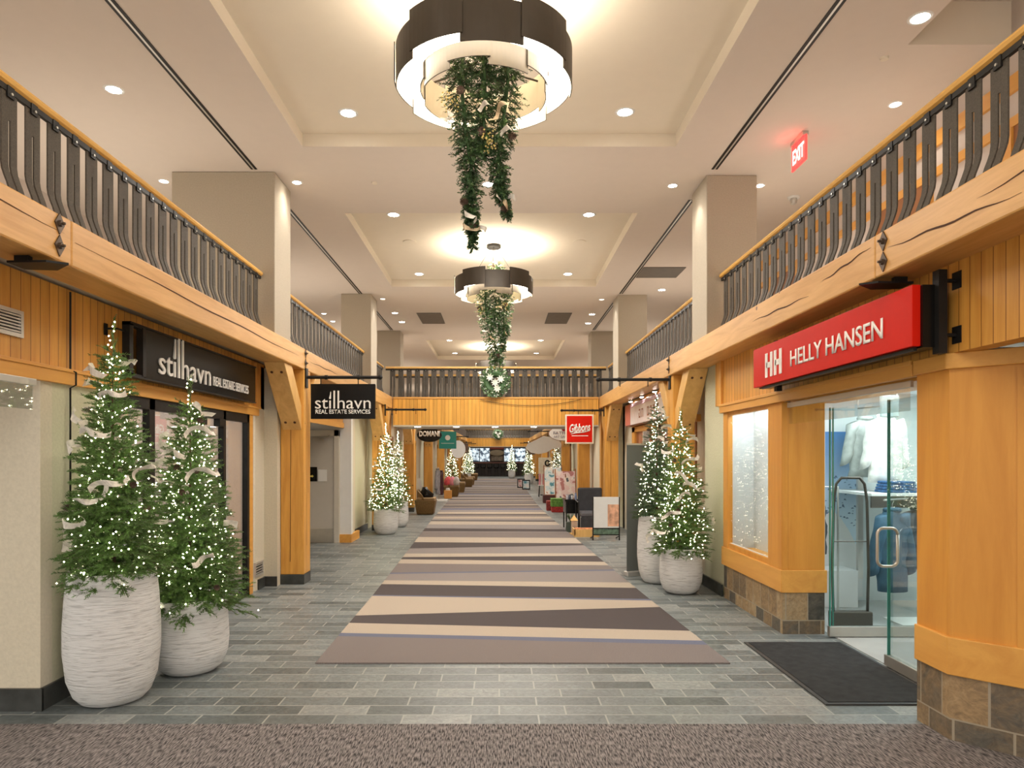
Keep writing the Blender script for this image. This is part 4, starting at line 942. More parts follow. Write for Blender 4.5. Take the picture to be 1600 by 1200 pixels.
m = MB(); m.lathe([(0, 0), (.07, 0), (.07, .01)], n=14); o = m.build('emblem', mat('emblem_maroon', (.25, .02, .03), .5), t, loc=(.02, -.03, .14)); o.rotation_euler = (PI/2, 0, 0)
small_arm(XR+.03, 21.6, 2.68, 1.0, -1, 'dark pipe arm above the white gallery sign'); hangers(t, (-.2,.2), .2, .3)
t = thing('hanging_sign', 'large white cloud shaped hanging sign without lettering on the right', 'sign', (1.75, 27.2, 2.12))
m = MB(); m.prism([(-.72, -.12), (-.5, -.3), (-.2, -.36), (.1, -.3), (.35, -.16), (.65, -.12), (.72, .02), (.6, .18), (.3, .3), (.0, .36), (-.3, .2), (-.62, .06)], -.02, .02); o = m.build('sign_board', M_white, t, bevel=.01); o.rotation_euler = (PI/2, 0, 0)
small_arm(XR+.03, 27.2, 2.66, 1.3, -1, 'dark pipe arm above the white cloud shaped sign'); hangers(t, (-.1,.15), .3, .55)
t = thing('hanging_sign', 'dark round hanging sign far down on the right', 'sign', (1.9, 39.6, 2.05))
m = MB(); m.prism([(.3*math.cos(2*PI*k/24), .3*math.sin(2*PI*k/24)) for k in range(24)], -.02, .02); o = m.build('sign_board', MATS['sign_brown'], t); o.rotation_euler = (PI/2, 0, 0)
small_arm(XR+.03, 39.6, 2.45, 1.0, -1, 'dark pipe arm above the round sign far down on the right'); hangers(t, (-.1,.1), .27, .41)
small_arm(XL, 46.1, 2.5, 1.0, 1, 'empty dark pipe arm on the seventh left post')
small_arm(XR+.03, 46.5, 2.55, 1.0, -1, 'empty dark pipe arm on the seventh right post')

# ------------------------------------------------------------------ ceiling fittings
def downlight(x, y, z, lab, bright_=True, r=.075, power=16, spot=True):
    t = thing('downlight', lab, 'downlight', (x, y, z), 0, 'recessed downlights in the ceiling')
    MB().lathe([(r*.82, -.004), (r, -.007), (r*1.12, 0)], n=24).build('trim_ring', M_white, t); MB().lathe([(0, -.003), (r*.84, -.003)], n=24).build('lens', M_lens if bright_ else M_lensdim, t)
    if spot: lamp('SPOT', 'downlight_beam', (x, y, z-.02), power, WARM, .05, (0, 0, 0), math.radians(125))
for x, y, l in ((-1.53, 7.0, 'bright round downlight in the nearest ceiling tray, left of the garland'), (1.27, 6.98, 'bright round downlight in the nearest ceiling tray, right of the garland'),
                (-1.5, 3.5, 'round downlight in the near left corner of the nearest ceiling tray'), (1.27, 3.5, 'round downlight in the near right corner of the nearest ceiling tray'),
                (-1.52, 9.95, 'round downlight at the near left of the second ceiling tray'), (1.29, 9.95, 'round downlight at the near right of the second ceiling tray'),
                (-1.53, 13.2, 'round downlight at the far left of the second ceiling tray'), (1.31, 13.2, 'round downlight at the far right of the second ceiling tray'),
                (-1.5, 20.8, 'round downlight at the near left of the third ceiling tray'), (1.25, 20.8, 'round downlight at the near right of the third ceiling tray'),
                (-1.5, 23.4, 'round downlight at the far left of the third ceiling tray'), (1.25, 23.4, 'round downlight at the far right of the third ceiling tray')):
    downlight(x, y, TZ, l, r=.09)
for px_, py_, l in ((763, 288, 'round downlight between the first and second ceiling trays, behind the garland'), (464, 285, 'small downlight beside the nearest left column'), (1051, 290, 'small downlight left of the nearest right column'),
                    (1187, 290, 'small downlight right of the nearest right column'), (178, 140, 'very bright downlight above the left upper railing'), (256, 283, 'small downlight left of the wide left column'),
                    (1438, 28, 'bright downlight near the top right corner of the ceiling'), (1399, 163, 'small downlight above the right upper railing near the exit sign'), (506, 490, 'small downlight left of the second left column'),
                    (520, 502, 'small downlight low down left of the second left column'), (617, 489, 'downlight right of the second left column, nearer one'), (628, 503, 'downlight right of the second left column, further one'),
                    (1034, 453, 'downlight between the two right columns above the railing'), (925, 491, 'downlight left of the second right column, nearer one'), (919, 505, 'downlight left of the second right column, further one'),
                    (598, 467, 'faint downlight close to the second left column'), (940, 468, 'faint downlight close to the second right column')):
    Y = 3.33*1080/(712-py_); X = (px_-780)/1080*Y
    downlight(X, Y, CZ, l, r=.06 if 'small' in l or 'faint' in l else .08, bright_='faint' not in l, power=9, spot=Y < 12)
# lamps that graze the columns
for x, y in ((-2.47, 8.45), (2.3, 8.5), (-2.47, 14.5), (2.3, 14.6)): lamp('SPOT', 'column_grazer', (x, y, CZ-.03), 10, NEUT, .02, (0, 0, 0), math.radians(75))
for x, y in ((-1.45, 11.2), (1.3, 11.2)):
    tag(MB().lathe([(0, -.012), (.1, -.01), (.11, 0)], n=20).build('speaker_disc', M_tray, loc=(x, y, TZ)), f'flush round cover in the second ceiling tray, {"left" if x < 0 else "right"} of the chandelier', 'ceiling cover')
for px_, py_, s in ((585, 285, 'left of the garland'), (1382, 90, 'above the right railing')):
    Y = 3.33*1080/(712-py_); X = (px_-780)/1080*Y
    tag(MB().lathe([(0, -.02), (.03, -.018), (.035, 0)], n=16).build('sprinkler_cover', M_tray, loc=(X, Y, CZ)), f'small round sprinkler cover in the ceiling {s}', 'sprinkler')
Y = 3.33*1080/(712-308); X = (1240-780)/1080*Y
t = thing('ceiling_camera', 'small white ceiling sensor just above the right railing, below the exit sign', 'sensor', (X, Y, CZ))
MB().lathe([(0, -.02), (.07, -.018), (.075, 0)], n=18).build('mount', M_white, t); MB().lathe([(0, -.10), (.035, -.085), (.045, -.05), (.04, -.02)], n=16).build('lens_dome', M_alum, t)
for x0, x1, l in ((-1.93, -1.36, 'left'), (1.14, 1.7, 'right')):
    t = thing('return_grille', f'dark slatted rectangular return air grille in the ceiling, {l} of the two', 'air grille', ((x0+x1)/2, 16.75, CZ)); w = (x1-x0)/2
    m = MB(); m.box(-w, w, -.65, .65, -.01, -.001); m.build('frame', mat('grille_grey', (.14, .12, .10), .6), t)
    m = MB()
    for k in range(24): m.box(-w+.02, w-.02, -.62+k*.053, -.60+k*.053, -.018, -.01)
    m.build('slats', mat('grille_slat', (.26, .22, .18), .6), t)
tag(MB().box(2.55, 3.3, 12.2, 12.9, CZ-.012, CZ-.001).build('return_grille', MATS['grille_grey']), 'grey square air grille in the ceiling behind the nearest right column', 'air grille')
# exit sign
t = thing('exit_sign', 'red illuminated EXIT sign hanging from the ceiling above the right railing', 'exit sign', (3.14, 7.23, 4.75))
Mx = mat('exit_panel', (.7, .1, .09), .4, emis=(1, .10, .08), es=.55)
MB().box(-.008, .008, -.17, .17, -.02, .24).build('panel', Mx, t); MB().box(-.03, .03, -.15, .15, .24, .279).build('housing', M_alum, t)
m = MB(); m.box(-.011, -.008, -.165, .165, -.015, -.005); m.box(-.011, -.008, -.165, .165, .225, .235); m.box(-.011, -.008, -.165, -.155, -.015, .235); m.box(-.011, -.008, .155, .165, -.015, .235); m.build('border', emit('exit_red', (1, .03, .03), 2.2), t)
text_mesh('EXIT', .27, .15, mat('exit_letters', (1, .85, .8), .5, emis=(1, .6, .55), es=1.5), 'lettering', .003, t, face_aisle_R(-.012, 0, .11), bold=.02)
lamp('POINT', 'exit_glow', (3.06, 7.2, 4.95), .45, (1, .05, .03), .05)

# ------------------------------------------------------------------ greenery helpers
def sprig(m, p, d, L, n, nl, rnd, mi=0, wd=.0022, stem=True):
    """a twig at p towards d with needles all around"""
    d = d.normalized(); u = d.orthogonal().normalized(); w = d.cross(u)
    for k in range(n):
        q = (k+.5)/n; base = p+d*(L*q)+Vector((0, 0, -.10*L*q*q)); a = rnd.uniform(0, 2*PI)
        o = (u*math.cos(a)+w*math.sin(a)); dir_ = (d*.75+o*.85).normalized(); l = nl*(1.05-.35*q)*rnd.uniform(.75, 1.15)
        s = dir_.cross(d); s = s.normalized()*wd if s.length > 1e-4 else u*wd
        i = len(m.v); tip = base+dir_*l
        m.v += [tuple(base-s), tuple(base+s), tuple(tip+s*.5), tuple(tip-s*.5)]; m.f.append((i, i+1, i+2, i+3)); m.m.append(mi)
    if stem:
        i = len(m.v); e = p+d*L+Vector((0, 0, -.10*L)); s = u*.0025; m.v += [tuple(p-s), tuple(p+s), tuple(e+s*.4), tuple(e-s*.4)]; m.f.append((i, i+1, i+2, i+3)); m.m.append(1)
def ribbon_mesh(m, c, out, rnd, L=.2, w=.035, mi=0):
    """a twisting strip of ribbon"""
    up = Vector((0, 0, 1)); side = out.cross(up).normalized(); n = 14; ph = rnd.uniform(0, 6); sg = rnd.choice((-1, 1)); tilt = rnd.uniform(-.6, .6); prev = None
    dirn = (side*math.cos(tilt)+up*math.sin(tilt)); perp = (side*-math.sin(tilt)+up*math.cos(tilt))
    amp = rnd.uniform(.25, .5)*L*.5
    for k in range(n+1):
        q = k/n-.5; p = c+dirn*(L*q)+perp*(amp*math.sin(q*5.5+ph)*.6)+out*(.035*math.cos(q*7+ph)+.02)
        tw = .8*math.sin(q*6+ph); wv = (perp*math.cos(tw)+out*math.sin(tw))*w*.5*(1-.2*abs(q))
        a, b = p-wv, p+wv
        if prev: m.quad(prev[0], a, b, prev[1], mi)
        prev = (a, b)
def cone_mesh(m, c, ax, L=.055, r=.024):
    ax = ax.normalized(); u = ax.orthogonal().normalized(); w = ax.cross(u)
    for k in range(9):
        q = k/8; rr_ = r*math.sin(PI*(.12+.80*q))**.8; z = L*(q-.5); nn = 7
        for j in range(nn):
            a = 2*PI*(j+.5*(k % 2))/nn; o = u*math.cos(a)+w*math.sin(a); t_ = u*-math.sin(a)+w*math.cos(a); b = c+ax*z
            m.tri(b+o*rr_*.35-t_*rr_*.35, b+o*rr_*.35+t_*rr_*.35, b+o*rr_*1.15+ax*.006)
def octa(m, p, r, mi=0):
    i = len(m.v); x, y, z = p
    m.v += [(x+r, y, z), (x-r, y, z), (x, y+r, z), (x, y-r, z), (x, y, z+r), (x, y, z-r)]
    for f in ((0, 2, 4), (2, 1, 4), (1, 3, 4), (3, 0, 4), (2, 0, 5), (1, 2, 5), (3, 1, 5), (0, 3, 5)): m.f.append(tuple(i+k for k in f)); m.m.append(mi)
def potted_tree(lab, x, y, potH, potR, H, R, seed, dens=1., nbulb=330, nrib=13, ncone=5, needle=M_needle, group='lit fir trees in planters', xlo=-9, xhi=9, blb=.0058):
    rnd = random.Random(seed); t = thing('potted_christmas_tree', lab, 'christmas tree', (x, y, 0), 0, group)
    s = potH/.905
    P = [(0, 0), (potR*.55, 0), (potR*.66, .012), (potR*.80, .06*s), (potR*.93, .17*s), (potR, .36*s), (potR, .52*s), (potR*.96, .74*s), (potR*.90, .905*s), (potR*.84, .905*s), (potR*.82, .84*s), (0, .84*s)]
    if potH < .7: P = [(0, 0), (potR*.55, 0), (potR*.68, .012), (potR*.85, .055), (potR*.97, .15), (potR, .26), (potR*.985, .40*s/.62*.9), (potR*.94, potH), (potR*.88, potH), (potR*.86, potH-.05), (0, potH-.05)]
    smooth_angle(MB().lathe(P, n=48).build('planter', M_pot, t), 50)
    z0 = potH-.03; Ht = H-z0
    MB().tube([(0, 0, z0-.05), (0, 0, z0+Ht*.86)], [.022, .003], 6).build('trunk', M_bark, t)
    m = MB(); nb = int(600*dens*Ht/1.75); tips = []
    for k in range(nb):
        q = (k/nb)**1.0; q = 1-math.sqrt(1-q*.993); z = z0+.0+Ht*q*.95
        prof = (1-q)**.82*(1+.10*math.sin(q*26+seed)); L = max(.045, R*prof*rnd.uniform(.70, 1.10))
        a = k*2.39996+rnd.uniform(-.25, .25); up = rnd.uniform(-.22, .22)+.45*q-(.08 if q < .06 else 0)
        d = Vector((math.cos(a), math.sin(a), up)).normalized(); base = Vector((0, 0, z))
        if d.x*L*1.25 > xhi: L = xhi/d.x/1.25
        if d.x*L*1.25 < xlo: L = xlo/d.x/1.25
        tip = base+d*L; tips.append((tip, d, z))
        ns = max(2, int(L/.055))
        for j in range(ns):
            f = .30+.70*j/max(1, ns-1); p = base+d*(L*f*.86); sl = .055+.06*rnd.random()
            sd = Vector((-d.y, d.x, 0))*(rnd.uniform(.35, .9)*(1 if j % 2 else -1))
            sprig(m, p, d*.9+sd+Vector((0, 0, rnd.uniform(-.2, .2))), sl, int(17*dens+4), .025, rnd, 0, .0028)
        sprig(m, base+d*L*.72, d, L*.30+.02, int(18*dens+4), .024, rnd, 0, .0028)
    for k in range(16): sprig(m, Vector((0, 0, z0+Ht*(.80+.0115*k))), Vector((rnd.uniform(-.3, .3), rnd.uniform(-.3, .3), 1)), .09, 22, .02, rnd)
    m.build('foliage', [needle, M_bark], t)
    # dark core so the middle reads dense
    cb = MB(); 
    for k in range(nbulb):
        tip, d, z = tips[int(rnd.random()**.85*len(tips)) % len(tips)]; f = rnd.uniform(.62, 1.0)
        p = Vector((0, 0, z))+(tip-Vector((0, 0, z)))*f+Vector((rnd.uniform(-.03, .03), rnd.uniform(-.03, .03), rnd.uniform(-.02, .03))); octa(cb, p, blb)
    for k in range(9): octa(cb, Vector((rnd.uniform(-.025, .025), rnd.uniform(-.03, -.01), z0+Ht*(.84+.018*k))), blb)
    o = cb.build('light_string', M_bulb, t); o['kind'] = 'stuff'
    for k in range(nrib):
        q = (k+.5)/nrib*.82; a = rnd.uniform(PI*1.0, PI*2.0) if k % 4 else rnd.uniform(0, PI); r = R*(1-q)**.82*.93; out = Vector((math.cos(a), math.sin(a), 0))
        m = MB(); ribbon_mesh(m, Vector((0, 0, z0+.08+Ht*q))+out*min(r, abs(xlo)*.8), out, rnd, rnd.uniform(.16, .28), .048); m.build('ribbon', M_ribbon, t)
    for k in range(ncone):
        q = rnd.uniform(.08, .8); a = rnd.uniform(PI*1.05, PI*1.95); r = R*(1-q)**.82*.95; out = Vector((math.cos(a), math.sin(a), -.2))
        m = MB(); cone_mesh(m, Vector((0, 0, z0+.05+Ht*q))+out*r, out); m.build('pinecone', M_cone, t)
    return t
tA = potted_tree('tallest lit fir tree in a tall white planter, at the far left by the wall', -2.70, 4.83, .905, .305, 2.66, .37, 1, 1.1, 330, 17, 6, xlo=-.31, blb=.0066)
tB = potted_tree('lit fir tree in a shorter white planter, second from the left', -2.45, 5.48, .585, .29, 2.33, .44, 2, 1.15, 520, 18, 5, blb=.0066)
tC = potted_tree('lit fir tree in a rounded white planter at the right, in front', 2.26, 8.6, .56, .262, 2.27, .43, 3, .8, 360, 13, 3, xhi=.44, blb=.0068)
tD = potted_tree('slim dark lit fir tree in the tall planter behind the right front tree', 2.12, 9.3, .9, .26, 2.56, .33, 5, .7, 270, 8, 3, M_needle2, blb=.0066)
tE = potted_tree('brightly lit bushy fir tree before the second left post', -2.46, 15.0, .565, .27, 2.43, .42, 6, .6, 360, 6, 0, blb=.0088)
tF = potted_tree('lit fir tree half hidden behind the second left post', -2.42, 16.55, .6, .25, 2.3, .36, 7, .5, 200, 3, 0, blb=.0088)
def far_tree(src, lab, x, y, s=1.):
    c = copy_tree(src); c.location = (x, y, 0); c.rotation_euler = (0, 0, random.Random(int(y*10)).uniform(0, 6)); c.scale = (s, s, s); c['label'] = lab; return c
far_tree(tF, 'lit fir tree far down the left side behind the pink bags', -2.3, 33.8, 1.1)
far_tree(tF, 'lit fir tree on the far left beside the tan armchairs', -2.0, 42.5, 1.1)
far_tree(tF, 'smallest lit fir tree furthest on the left near the bar', -2.1, 50, 1.)
far_tree(tF, 'lit fir tree near the bar on the right side', .95, 52.4, 1.1)
far_tree(tF, 'large lit fir tree at the right end of the aisle', 1.78, 41.5, 1.12)
far_tree(tD, 'dark lit fir tree behind the art prints', 2.35, 28.3, .97)

# ------------------------------------------------------------------ chandeliers and hanging garlands
def chandelier(lab, x, y, zb, off_garland=True):
    t = thing('chandelier', lab, 'chandelier', (x, y, zb), 0, 'drum chandeliers')
    Ro, Ri, H = .64, .455, .275
    def ring_panels(R, n, name, h0, h1, ph, outmat):
        for k in range(n):
            a0 = ph+2*PI*k/n-.015; a1 = ph+2*PI*(k+1)/n+.015; up = .05 if k % 2 else 0; rr_ = R+(.012 if k % 2 else -.0)
            m = MB(); sN = 10; prev = None
            for j in range(sN+1):
                a = a0+(a1-a0)*j/sN; c, s = math.cos(a), math.sin(a)
                cur = [(rr_*c, rr_*s, h0+up), (rr_*c, rr_*s, h1+up), ((rr_-.008)*c, (rr_-.008)*s, h1+up), ((rr_-.008)*c, (rr_-.008)*s, h0+up)]
                if prev:
                    m.quad(prev[0], cur[0], cur[1], prev[1], 0); m.quad(prev[3], prev[2], cur[2], cur[3], 1); m.quad(prev[1], cur[1], cur[2], prev[2], 0); m.quad(prev[0], prev[3], cur[3], cur[0], 0)
                else: m.quad(cur[0], cur[1], cur[2], cur[3], 0)
                prev = cur
            m.quad(prev[0], prev[3], prev[2], prev[1], 0)
            m.build(name, [outmat, M_cream2], t)
    ring_panels(Ro, 10, 'outer_panel', 0, H, -PI/2-.21, M_bronze)
    ring_panels(Ri, 10, 'inner_panel', -.05, H-.08, -PI/2+.1, M_bronze)
    MB().lathe([(Ri+.02, .10), (Ro-.02, .10), (Ro-.02, .135), (Ri+.02, .135)], n=48, closed=True).build('diffuser', M_glow, t)
    lamp('AREA', 'chandelier_uplight', (x, y, zb+.3), 22, WARM, .8, (PI, 0, 0)).data.shape = 'DISK'
    m = MB()
    for k in range(3):
        a = k*2*PI/3+.5; m.tube([(.5*math.cos(a), .5*math.sin(a), H-.02), (.07*math.cos(a), .07*math.sin(a), TZ-zb-.05)], .004, 5)
    m.build('suspension_wire', M_bronze, t)
    for k in range(3):
        a = k*2*PI/3+.5; MB().tube([(.3*math.cos(a), .3*math.sin(a), .2), (Ro*.98*math.cos(a), Ro*.98*math.sin(a), .2)], .008, 5).build('spoke', M_bronze, t)
    MB().lathe([(0, -.05), (.11, -.05), (.12, -.04), (.12, -.001)], (0, 0, TZ-zb), 24).build('canopy', M_black, t)
    return t
chandelier('large dark drum chandelier nearest the camera, with glowing inside', -.11, 5.05, 4.355)
chandelier('second dark drum chandelier, further down the aisle', -.09, 11.4, 4.33)
chandelier('third drum chandelier, mostly hidden behind the footbridge', -.1, 22.0, 4.33)
def garland(lab, x, y, strands, seed, leafy=False):
    rnd = random.Random(seed); t = thing('hanging_garland', lab, 'garland', (x, y, 0), 0)
    m = MB(); rib = []; mg = MB()
    for pts, r0, r1 in strands:
        P = [Vector(p) for p in pts]; n = int((P[0]-P[-1]).length/.018)
        for k in range(n):
            q = k/n; s = q*(len(P)-1); i = min(int(s), len(P)-2); p = P[i].lerp(P[i+1], s-i); r = r0+(r1-r0)*q
            r *= (1+.16*math.sin(k*.55+seed)); 
            for j in range(9 if not leafy else 26):
                a = rnd.uniform(0, 2*PI); d = Vector((math.cos(a), math.sin(a), rnd.uniform(-1.0, .3))); 
                if not leafy: sprig(m, p+d*r*rnd.uniform(.05, .4), d, max(.035, r*rnd.uniform(.5, 1.0)), 15, .024, rnd, 2 if rnd.random() < .14 else 0, .0038)
                else:
                    b = p+d*r*rnd.uniform(.15, 1.0); l = rnd.uniform(.035, .065); u = d.orthogonal().normalized()*l*.28; dd = (d+Vector((rnd.uniform(-.6, .6), rnd.uniform(-.6, .6), rnd.uniform(-.6, .6)))).normalized()*l
                    mi = 3 if rnd.random() < .16 else (2 if rnd.random() < .35 else 0); i0 = len(m.v)
                    m.v += [tuple(b), tuple(b+dd*.5+u), tuple(b+dd), tuple(b+dd*.5-u)]; m.f.append((i0, i0+1, i0+2, i0+3)); m.m.append(mi)
        if leafy: m.tube([tuple(q_) for q_ in P], [max(.012, (r0+(r1-r0)*k/(len(P)-1))*.12) for k in range(len(P))], 8, 0)
        else: m.tube([tuple(q_) for q_ in P], [max(.004, (r0+(r1-r0)*k/(len(P)-1))*.10) for k in range(len(P))], 8, 0)
        rib += [(P, r0, r1)]
    m.build('greenery', [M_needle2, M_bark, M_leafg, M_leafw], t)
    for k in range(12):
        P, r0, r1 = rib[k % len(rib)]; q = rnd.uniform(.05, .6); s = q*(len(P)-1); i = int(s); p = P[i].lerp(P[i+1], s-i); a = rnd.uniform(PI*1.15, PI*1.85); out = Vector((math.cos(a), math.sin(a), 0))
        mm = MB(); ribbon_mesh(mm, p+out*(r0+(r1-r0)*q)*1.0, out, rnd, rnd.uniform(.10, .18), .035); mm.build('ribbon', M_ribbon if k % 2 else M_ribgold, t)
    for k in range(6):
        P, r0, r1 = rib[k % len(rib)]; q = .25+.11*k; s = q*(len(P)-1); i = min(int(s), len(P)-2); p = P[i].lerp(P[i+1], s-i); a = rnd.uniform(PI*1.1, PI*1.9); out = Vector((math.cos(a), math.sin(a), -.3))
        mm = MB(); cone_mesh(mm, p+out*(r0+(r1-r0)*q)*.95, out, .07, .03); mm.build('pinecone', M_cone, t)
    for k in range(5):
        P, r0, r1 = rib[k % len(rib)]; q = .3+.12*k; s = q*(len(P)-1); i = min(int(s), len(P)-2); p = P[i].lerp(P[i+1], s-i); a = rnd.uniform(PI*1.0, PI*2); mm = MB()
        for j in range(26):
            d = Vector((math.cos(a)+rnd.uniform(-.5, .5), math.sin(a)+rnd.uniform(-.5, .5), rnd.uniform(-.6, .5))); octa(mm, p+d*((r0+(r1-r0)*q)*rnd.uniform(.7, 1.3)), .008)
        o = mm.build('gold_sprig', M_berry, t); o['kind'] = 'stuff'
    return t
garland('long fir garland with pinecones and ribbons hanging from the nearest chandelier', -.10, 4.9,
        [([(-.16, .1, 4.62), (-.17, .0, 4.35), (-.14, 0, 4.0), (-.10, 0, 3.75), (-.10, 0, 3.5), (-.09, 0, 3.28)], .165, .05), ([(-.09, 0, 3.42), (-.085, 0, 3.16)], .022, .018),
         ([(.15, .05, 4.62), (.16, 0, 4.35), (.13, 0, 4.05), (.09, 0, 3.8), (.11, 0, 3.6), (.13, 0, 3.5)], .15, .045), ([(.13, 0, 3.55), (.16, 0, 3.38)], .02, .014),
         ([(-.01, -.05, 4.60), (.0, -.03, 4.3), (-.01, 0, 4.0), (-.02, 0, 3.82)], .14, .06)], 11)
garland('leafy garland hanging from the second chandelier above the footbridge wreath', -.06, 11.25,
        [([(-.16, .05, 4.5), (-.17, 0, 4.2), (-.13, 0, 3.9), (-.05, 0, 3.6), (.02, 0, 3.35), (.03, 0, 3.2)], .14, .10), ([(.13, .05, 4.5), (.15, 0, 4.2), (.13, 0, 3.85), (.13, 0, 3.7)], .15, .08), ([(0, -.05, 4.5), (0, 0, 4.1), (-.02, 0, 3.8)], .17, .12), ([(.13, .1, 4.72), (.0, .1, 4.84), (-.12, .05, 4.66)], .08, .10), ([(.13, 0, 3.72), (.12, 0, 3.4)], .04, .02)], 12, True)
def wreath(lab, x, y, z, R, seed):
    rnd = random.Random(seed); t = thing('wreath', lab, 'wreath', (x, y, z)); m = MB()
    for k in range(900):
        a = rnd.uniform(0, 2*PI); r = R*rnd.uniform(.25, 1.0)**.7; p = Vector((r*math.cos(a), rnd.uniform(-.09, .0), r*math.sin(a))); l = rnd.uniform(.04, .09)
        ang = a+rnd.uniform(-.9, .9); d = Vector((math.cos(ang), rnd.uniform(-.6, .1), math.sin(ang))).normalized()*l; u = Vector((-math.sin(ang), 0, math.cos(ang)))*l*.2
        mi = 2 if rnd.random() < .2 else (1 if rnd.random() < .4 else 0); i0 = len(m.v); m.v += [tuple(p), tuple(p+d*.5+u), tuple(p+d), tuple(p+d*.5-u)]; m.f.append((i0, i0+1, i0+2, i0+3)); m.m.append(mi)
    m.tube([(R*.62*math.cos(2*PI*k/20), -.02, R*.62*math.sin(2*PI*k/20)) for k in range(21)], R*.26, 8, 0); m.build('greenery', [M_needle2, M_leafg, M_leafw], t)
    mm = MB()
    for cx, cz in ((0, -.02), (-.12, .1), (.13, .06), (.05, -.16)):
        for j in range(8):
            a = j*PI/4+cx*9; d = Vector((math.cos(a), -.15, math.sin(a)))*.10*R/.33; u = Vector((-math.sin(a), 0, math.cos(a)))*.02*R/.33; p = Vector((cx*R/.33, -.13, cz*R/.33)); mm.quad(p, p+d*.5+u, p+d, p+d*.5-u)
    mm.build('white_flower', M_leafw, t)
wreath('round wreath with white poinsettia leaves on the near footbridge railing', -.1, BY0-.05, 3.47, .34, 21)
wreath('small round wreath on the far footbridge railing', -.1, 55.44, 3.42, .42, 22)

# ------------------------------------------------------------------ furniture and goods along the aisle
def tub_chair(lab, x, y, rz=0., s=1., c=(.17, .095, .025)):
    t = thing('tub_chair', lab, 'armchair', (x, y, 0), rz, 'tan woven tub chairs'); mt = mat('wicker_tan', c, .6, var=.25, scale=30, bump=.4)
    m = MB(); m.loft([((0, 0, 0), (.20*s, 0, 0), (0, .20*s, 0)), ((0, 0, .2), (.25*s, 0, 0), (0, .25*s, 0)), ((0, 0, .40), (.31*s, 0, 0), (0, .31*s, 0))], 4); 
    m = MB(); b = .24*s; T = .31*s
    pts0 = [(-b, -b), (b, -b), (b, b), (-b, b)]; pts1 = [(-T, -T), (T, -T), (T, T), (-T, T)]
    m.v = [(a, c_, 0) for a, c_ in pts0]+[(a, c_, .42) for a, c_ in pts1]; m.f = [(3, 2, 1, 0), (4, 5, 6, 7)]+[(k, (k+1) % 4, 4+(k+1) % 4, 4+k) for k in range(4)]; m.m = [0]*6
    m.build('seat_base', mt, t, bevel=.03)
    MB().box(-.28*s, .28*s, -.29*s, .25*s, .42, .49).build('cushion', mat('cushion_tan', (.36, .24, .12), .8), t, bevel=.03)
    m = MB(); pr = []
    for k in range(11):
        a = PI*(.0+k/10); pr.append((T*.95*math.cos(a), T*.9*math.sin(a)*.98, .40+.32*math.sin(a)**.6))
    for k in range(10):
        p, q = pr[k], pr[k+1]; m.quad((p[0], p[1], .38), (q[0], q[1], .38), q, p); m.quad((p[0]*.84, p[1]*.84, .38), (p[0]*.84, p[1]*.84, p[2]), (q[0]*.84, q[1]*.84, q[2]), (q[0]*.84, q[1]*.84, .38)); m.quad(p, q, (q[0]*.84, q[1]*.84, q[2]), (p[0]*.84, p[1]*.84, p[2]))
    m.build('backrest', mt, t); return t
tub_chair('tan tub chair with a black bag on it, beside the third left post', -2.14, 20.15, PI/2, .98)
m = MB(); m.loft([((0, 0, 0), (.2, 0, 0), (0, .14, 0)), ((0, 0, .1), (.2, 0, 0), (0, .13, 0)), ((-.05, 0, .22), (.10, 0, 0), (0, .08, 0)), ((-.06, 0, .3), (.05, 0, 0), (0, .05, 0))], 14, wob=.05); tag(m.build('shoulder_bag', M_signb, smooth=True, loc=(-2.1, 20.1, .49)), 'slumped black bag on the seat of the nearest tub chair', 'bag')
t_ = MB().box(-.05, .05, -.01, .01, 0, .3).build('rolled_paper', M_white, loc=(-2.28, 20.2, .74), rot=(0, -.25, 0)); tag(t_, 'white paper sheet standing up behind the black bag', 'paper')
for i, (x, y, l) in enumerate(((-1.98, 28.6, 'tan tub chair holding pink bags'), (-1.9, 32.0, 'tan tub chair behind the one with pink bags'), (-1.75, 37.5, 'tan tub chair in the middle of the far left row'), (-1.75, 40.2, 'tan tub chair second from the end of the far left row'), (-1.8, 47.5, 'tan tub chair furthest down the left side'))): tub_chair(l, x, y, PI/2, 1.12)
for i, (dx, dz, c, l) in enumerate(((-.14, 0, (.75, .10, .12), 'coral red bundle on the left of the far tub chair'), (.04, .0, (.72, .25, .3), 'pink bundle in the middle of the far tub chair'), (.2, 0, (.55, .5, .48), 'pale bundle on the right of the far tub chair'))):
    m = MB(); m.loft([((0, 0, 0), (.13, 0, 0), (0, .12, 0)), ((0, 0, .14), (.15, 0, 0), (0, .12, 0)), ((.02, 0, .3), (.08, 0, 0), (0, .07, 0)), ((.02, 0, .36), (.03, 0, 0), (0, .03, 0))], 12, wob=.07, seed=i); tag(m.build('cloth_bundle', mat('bundle_%d' % i, c, .8, var=.3), smooth=True, loc=(-1.98+dx, 28.4, .49)), l, 'bag')
t = thing('shopping_bag', 'orange paper shopping bag on the floor by the far left chairs', 'bag', (-2.03, 27.4, 0)); MB().box(-.15, .15, -.1, .1, 0, .33).build('bag_body', mat('bag_orange', (.75, .36, .09), .7), t, bevel=.01)
m = MB(); m.tube([(-.08, -.1, .33), (-.07, -.1, .42), (.07, -.1, .42), (.08, -.1, .33)], .006, 5); m.build('handle', M_white, t); MB().lathe([(0, 0), (.09, .02), (.07, .1), (0, .12)], (0, 0, .31), 8).build('tissue', M_white, t)
t = thing('clothes_rail', 'chrome clothes rail with white base by the fourth left post', 'clothes rail', (-2.28, 26.0, 0))
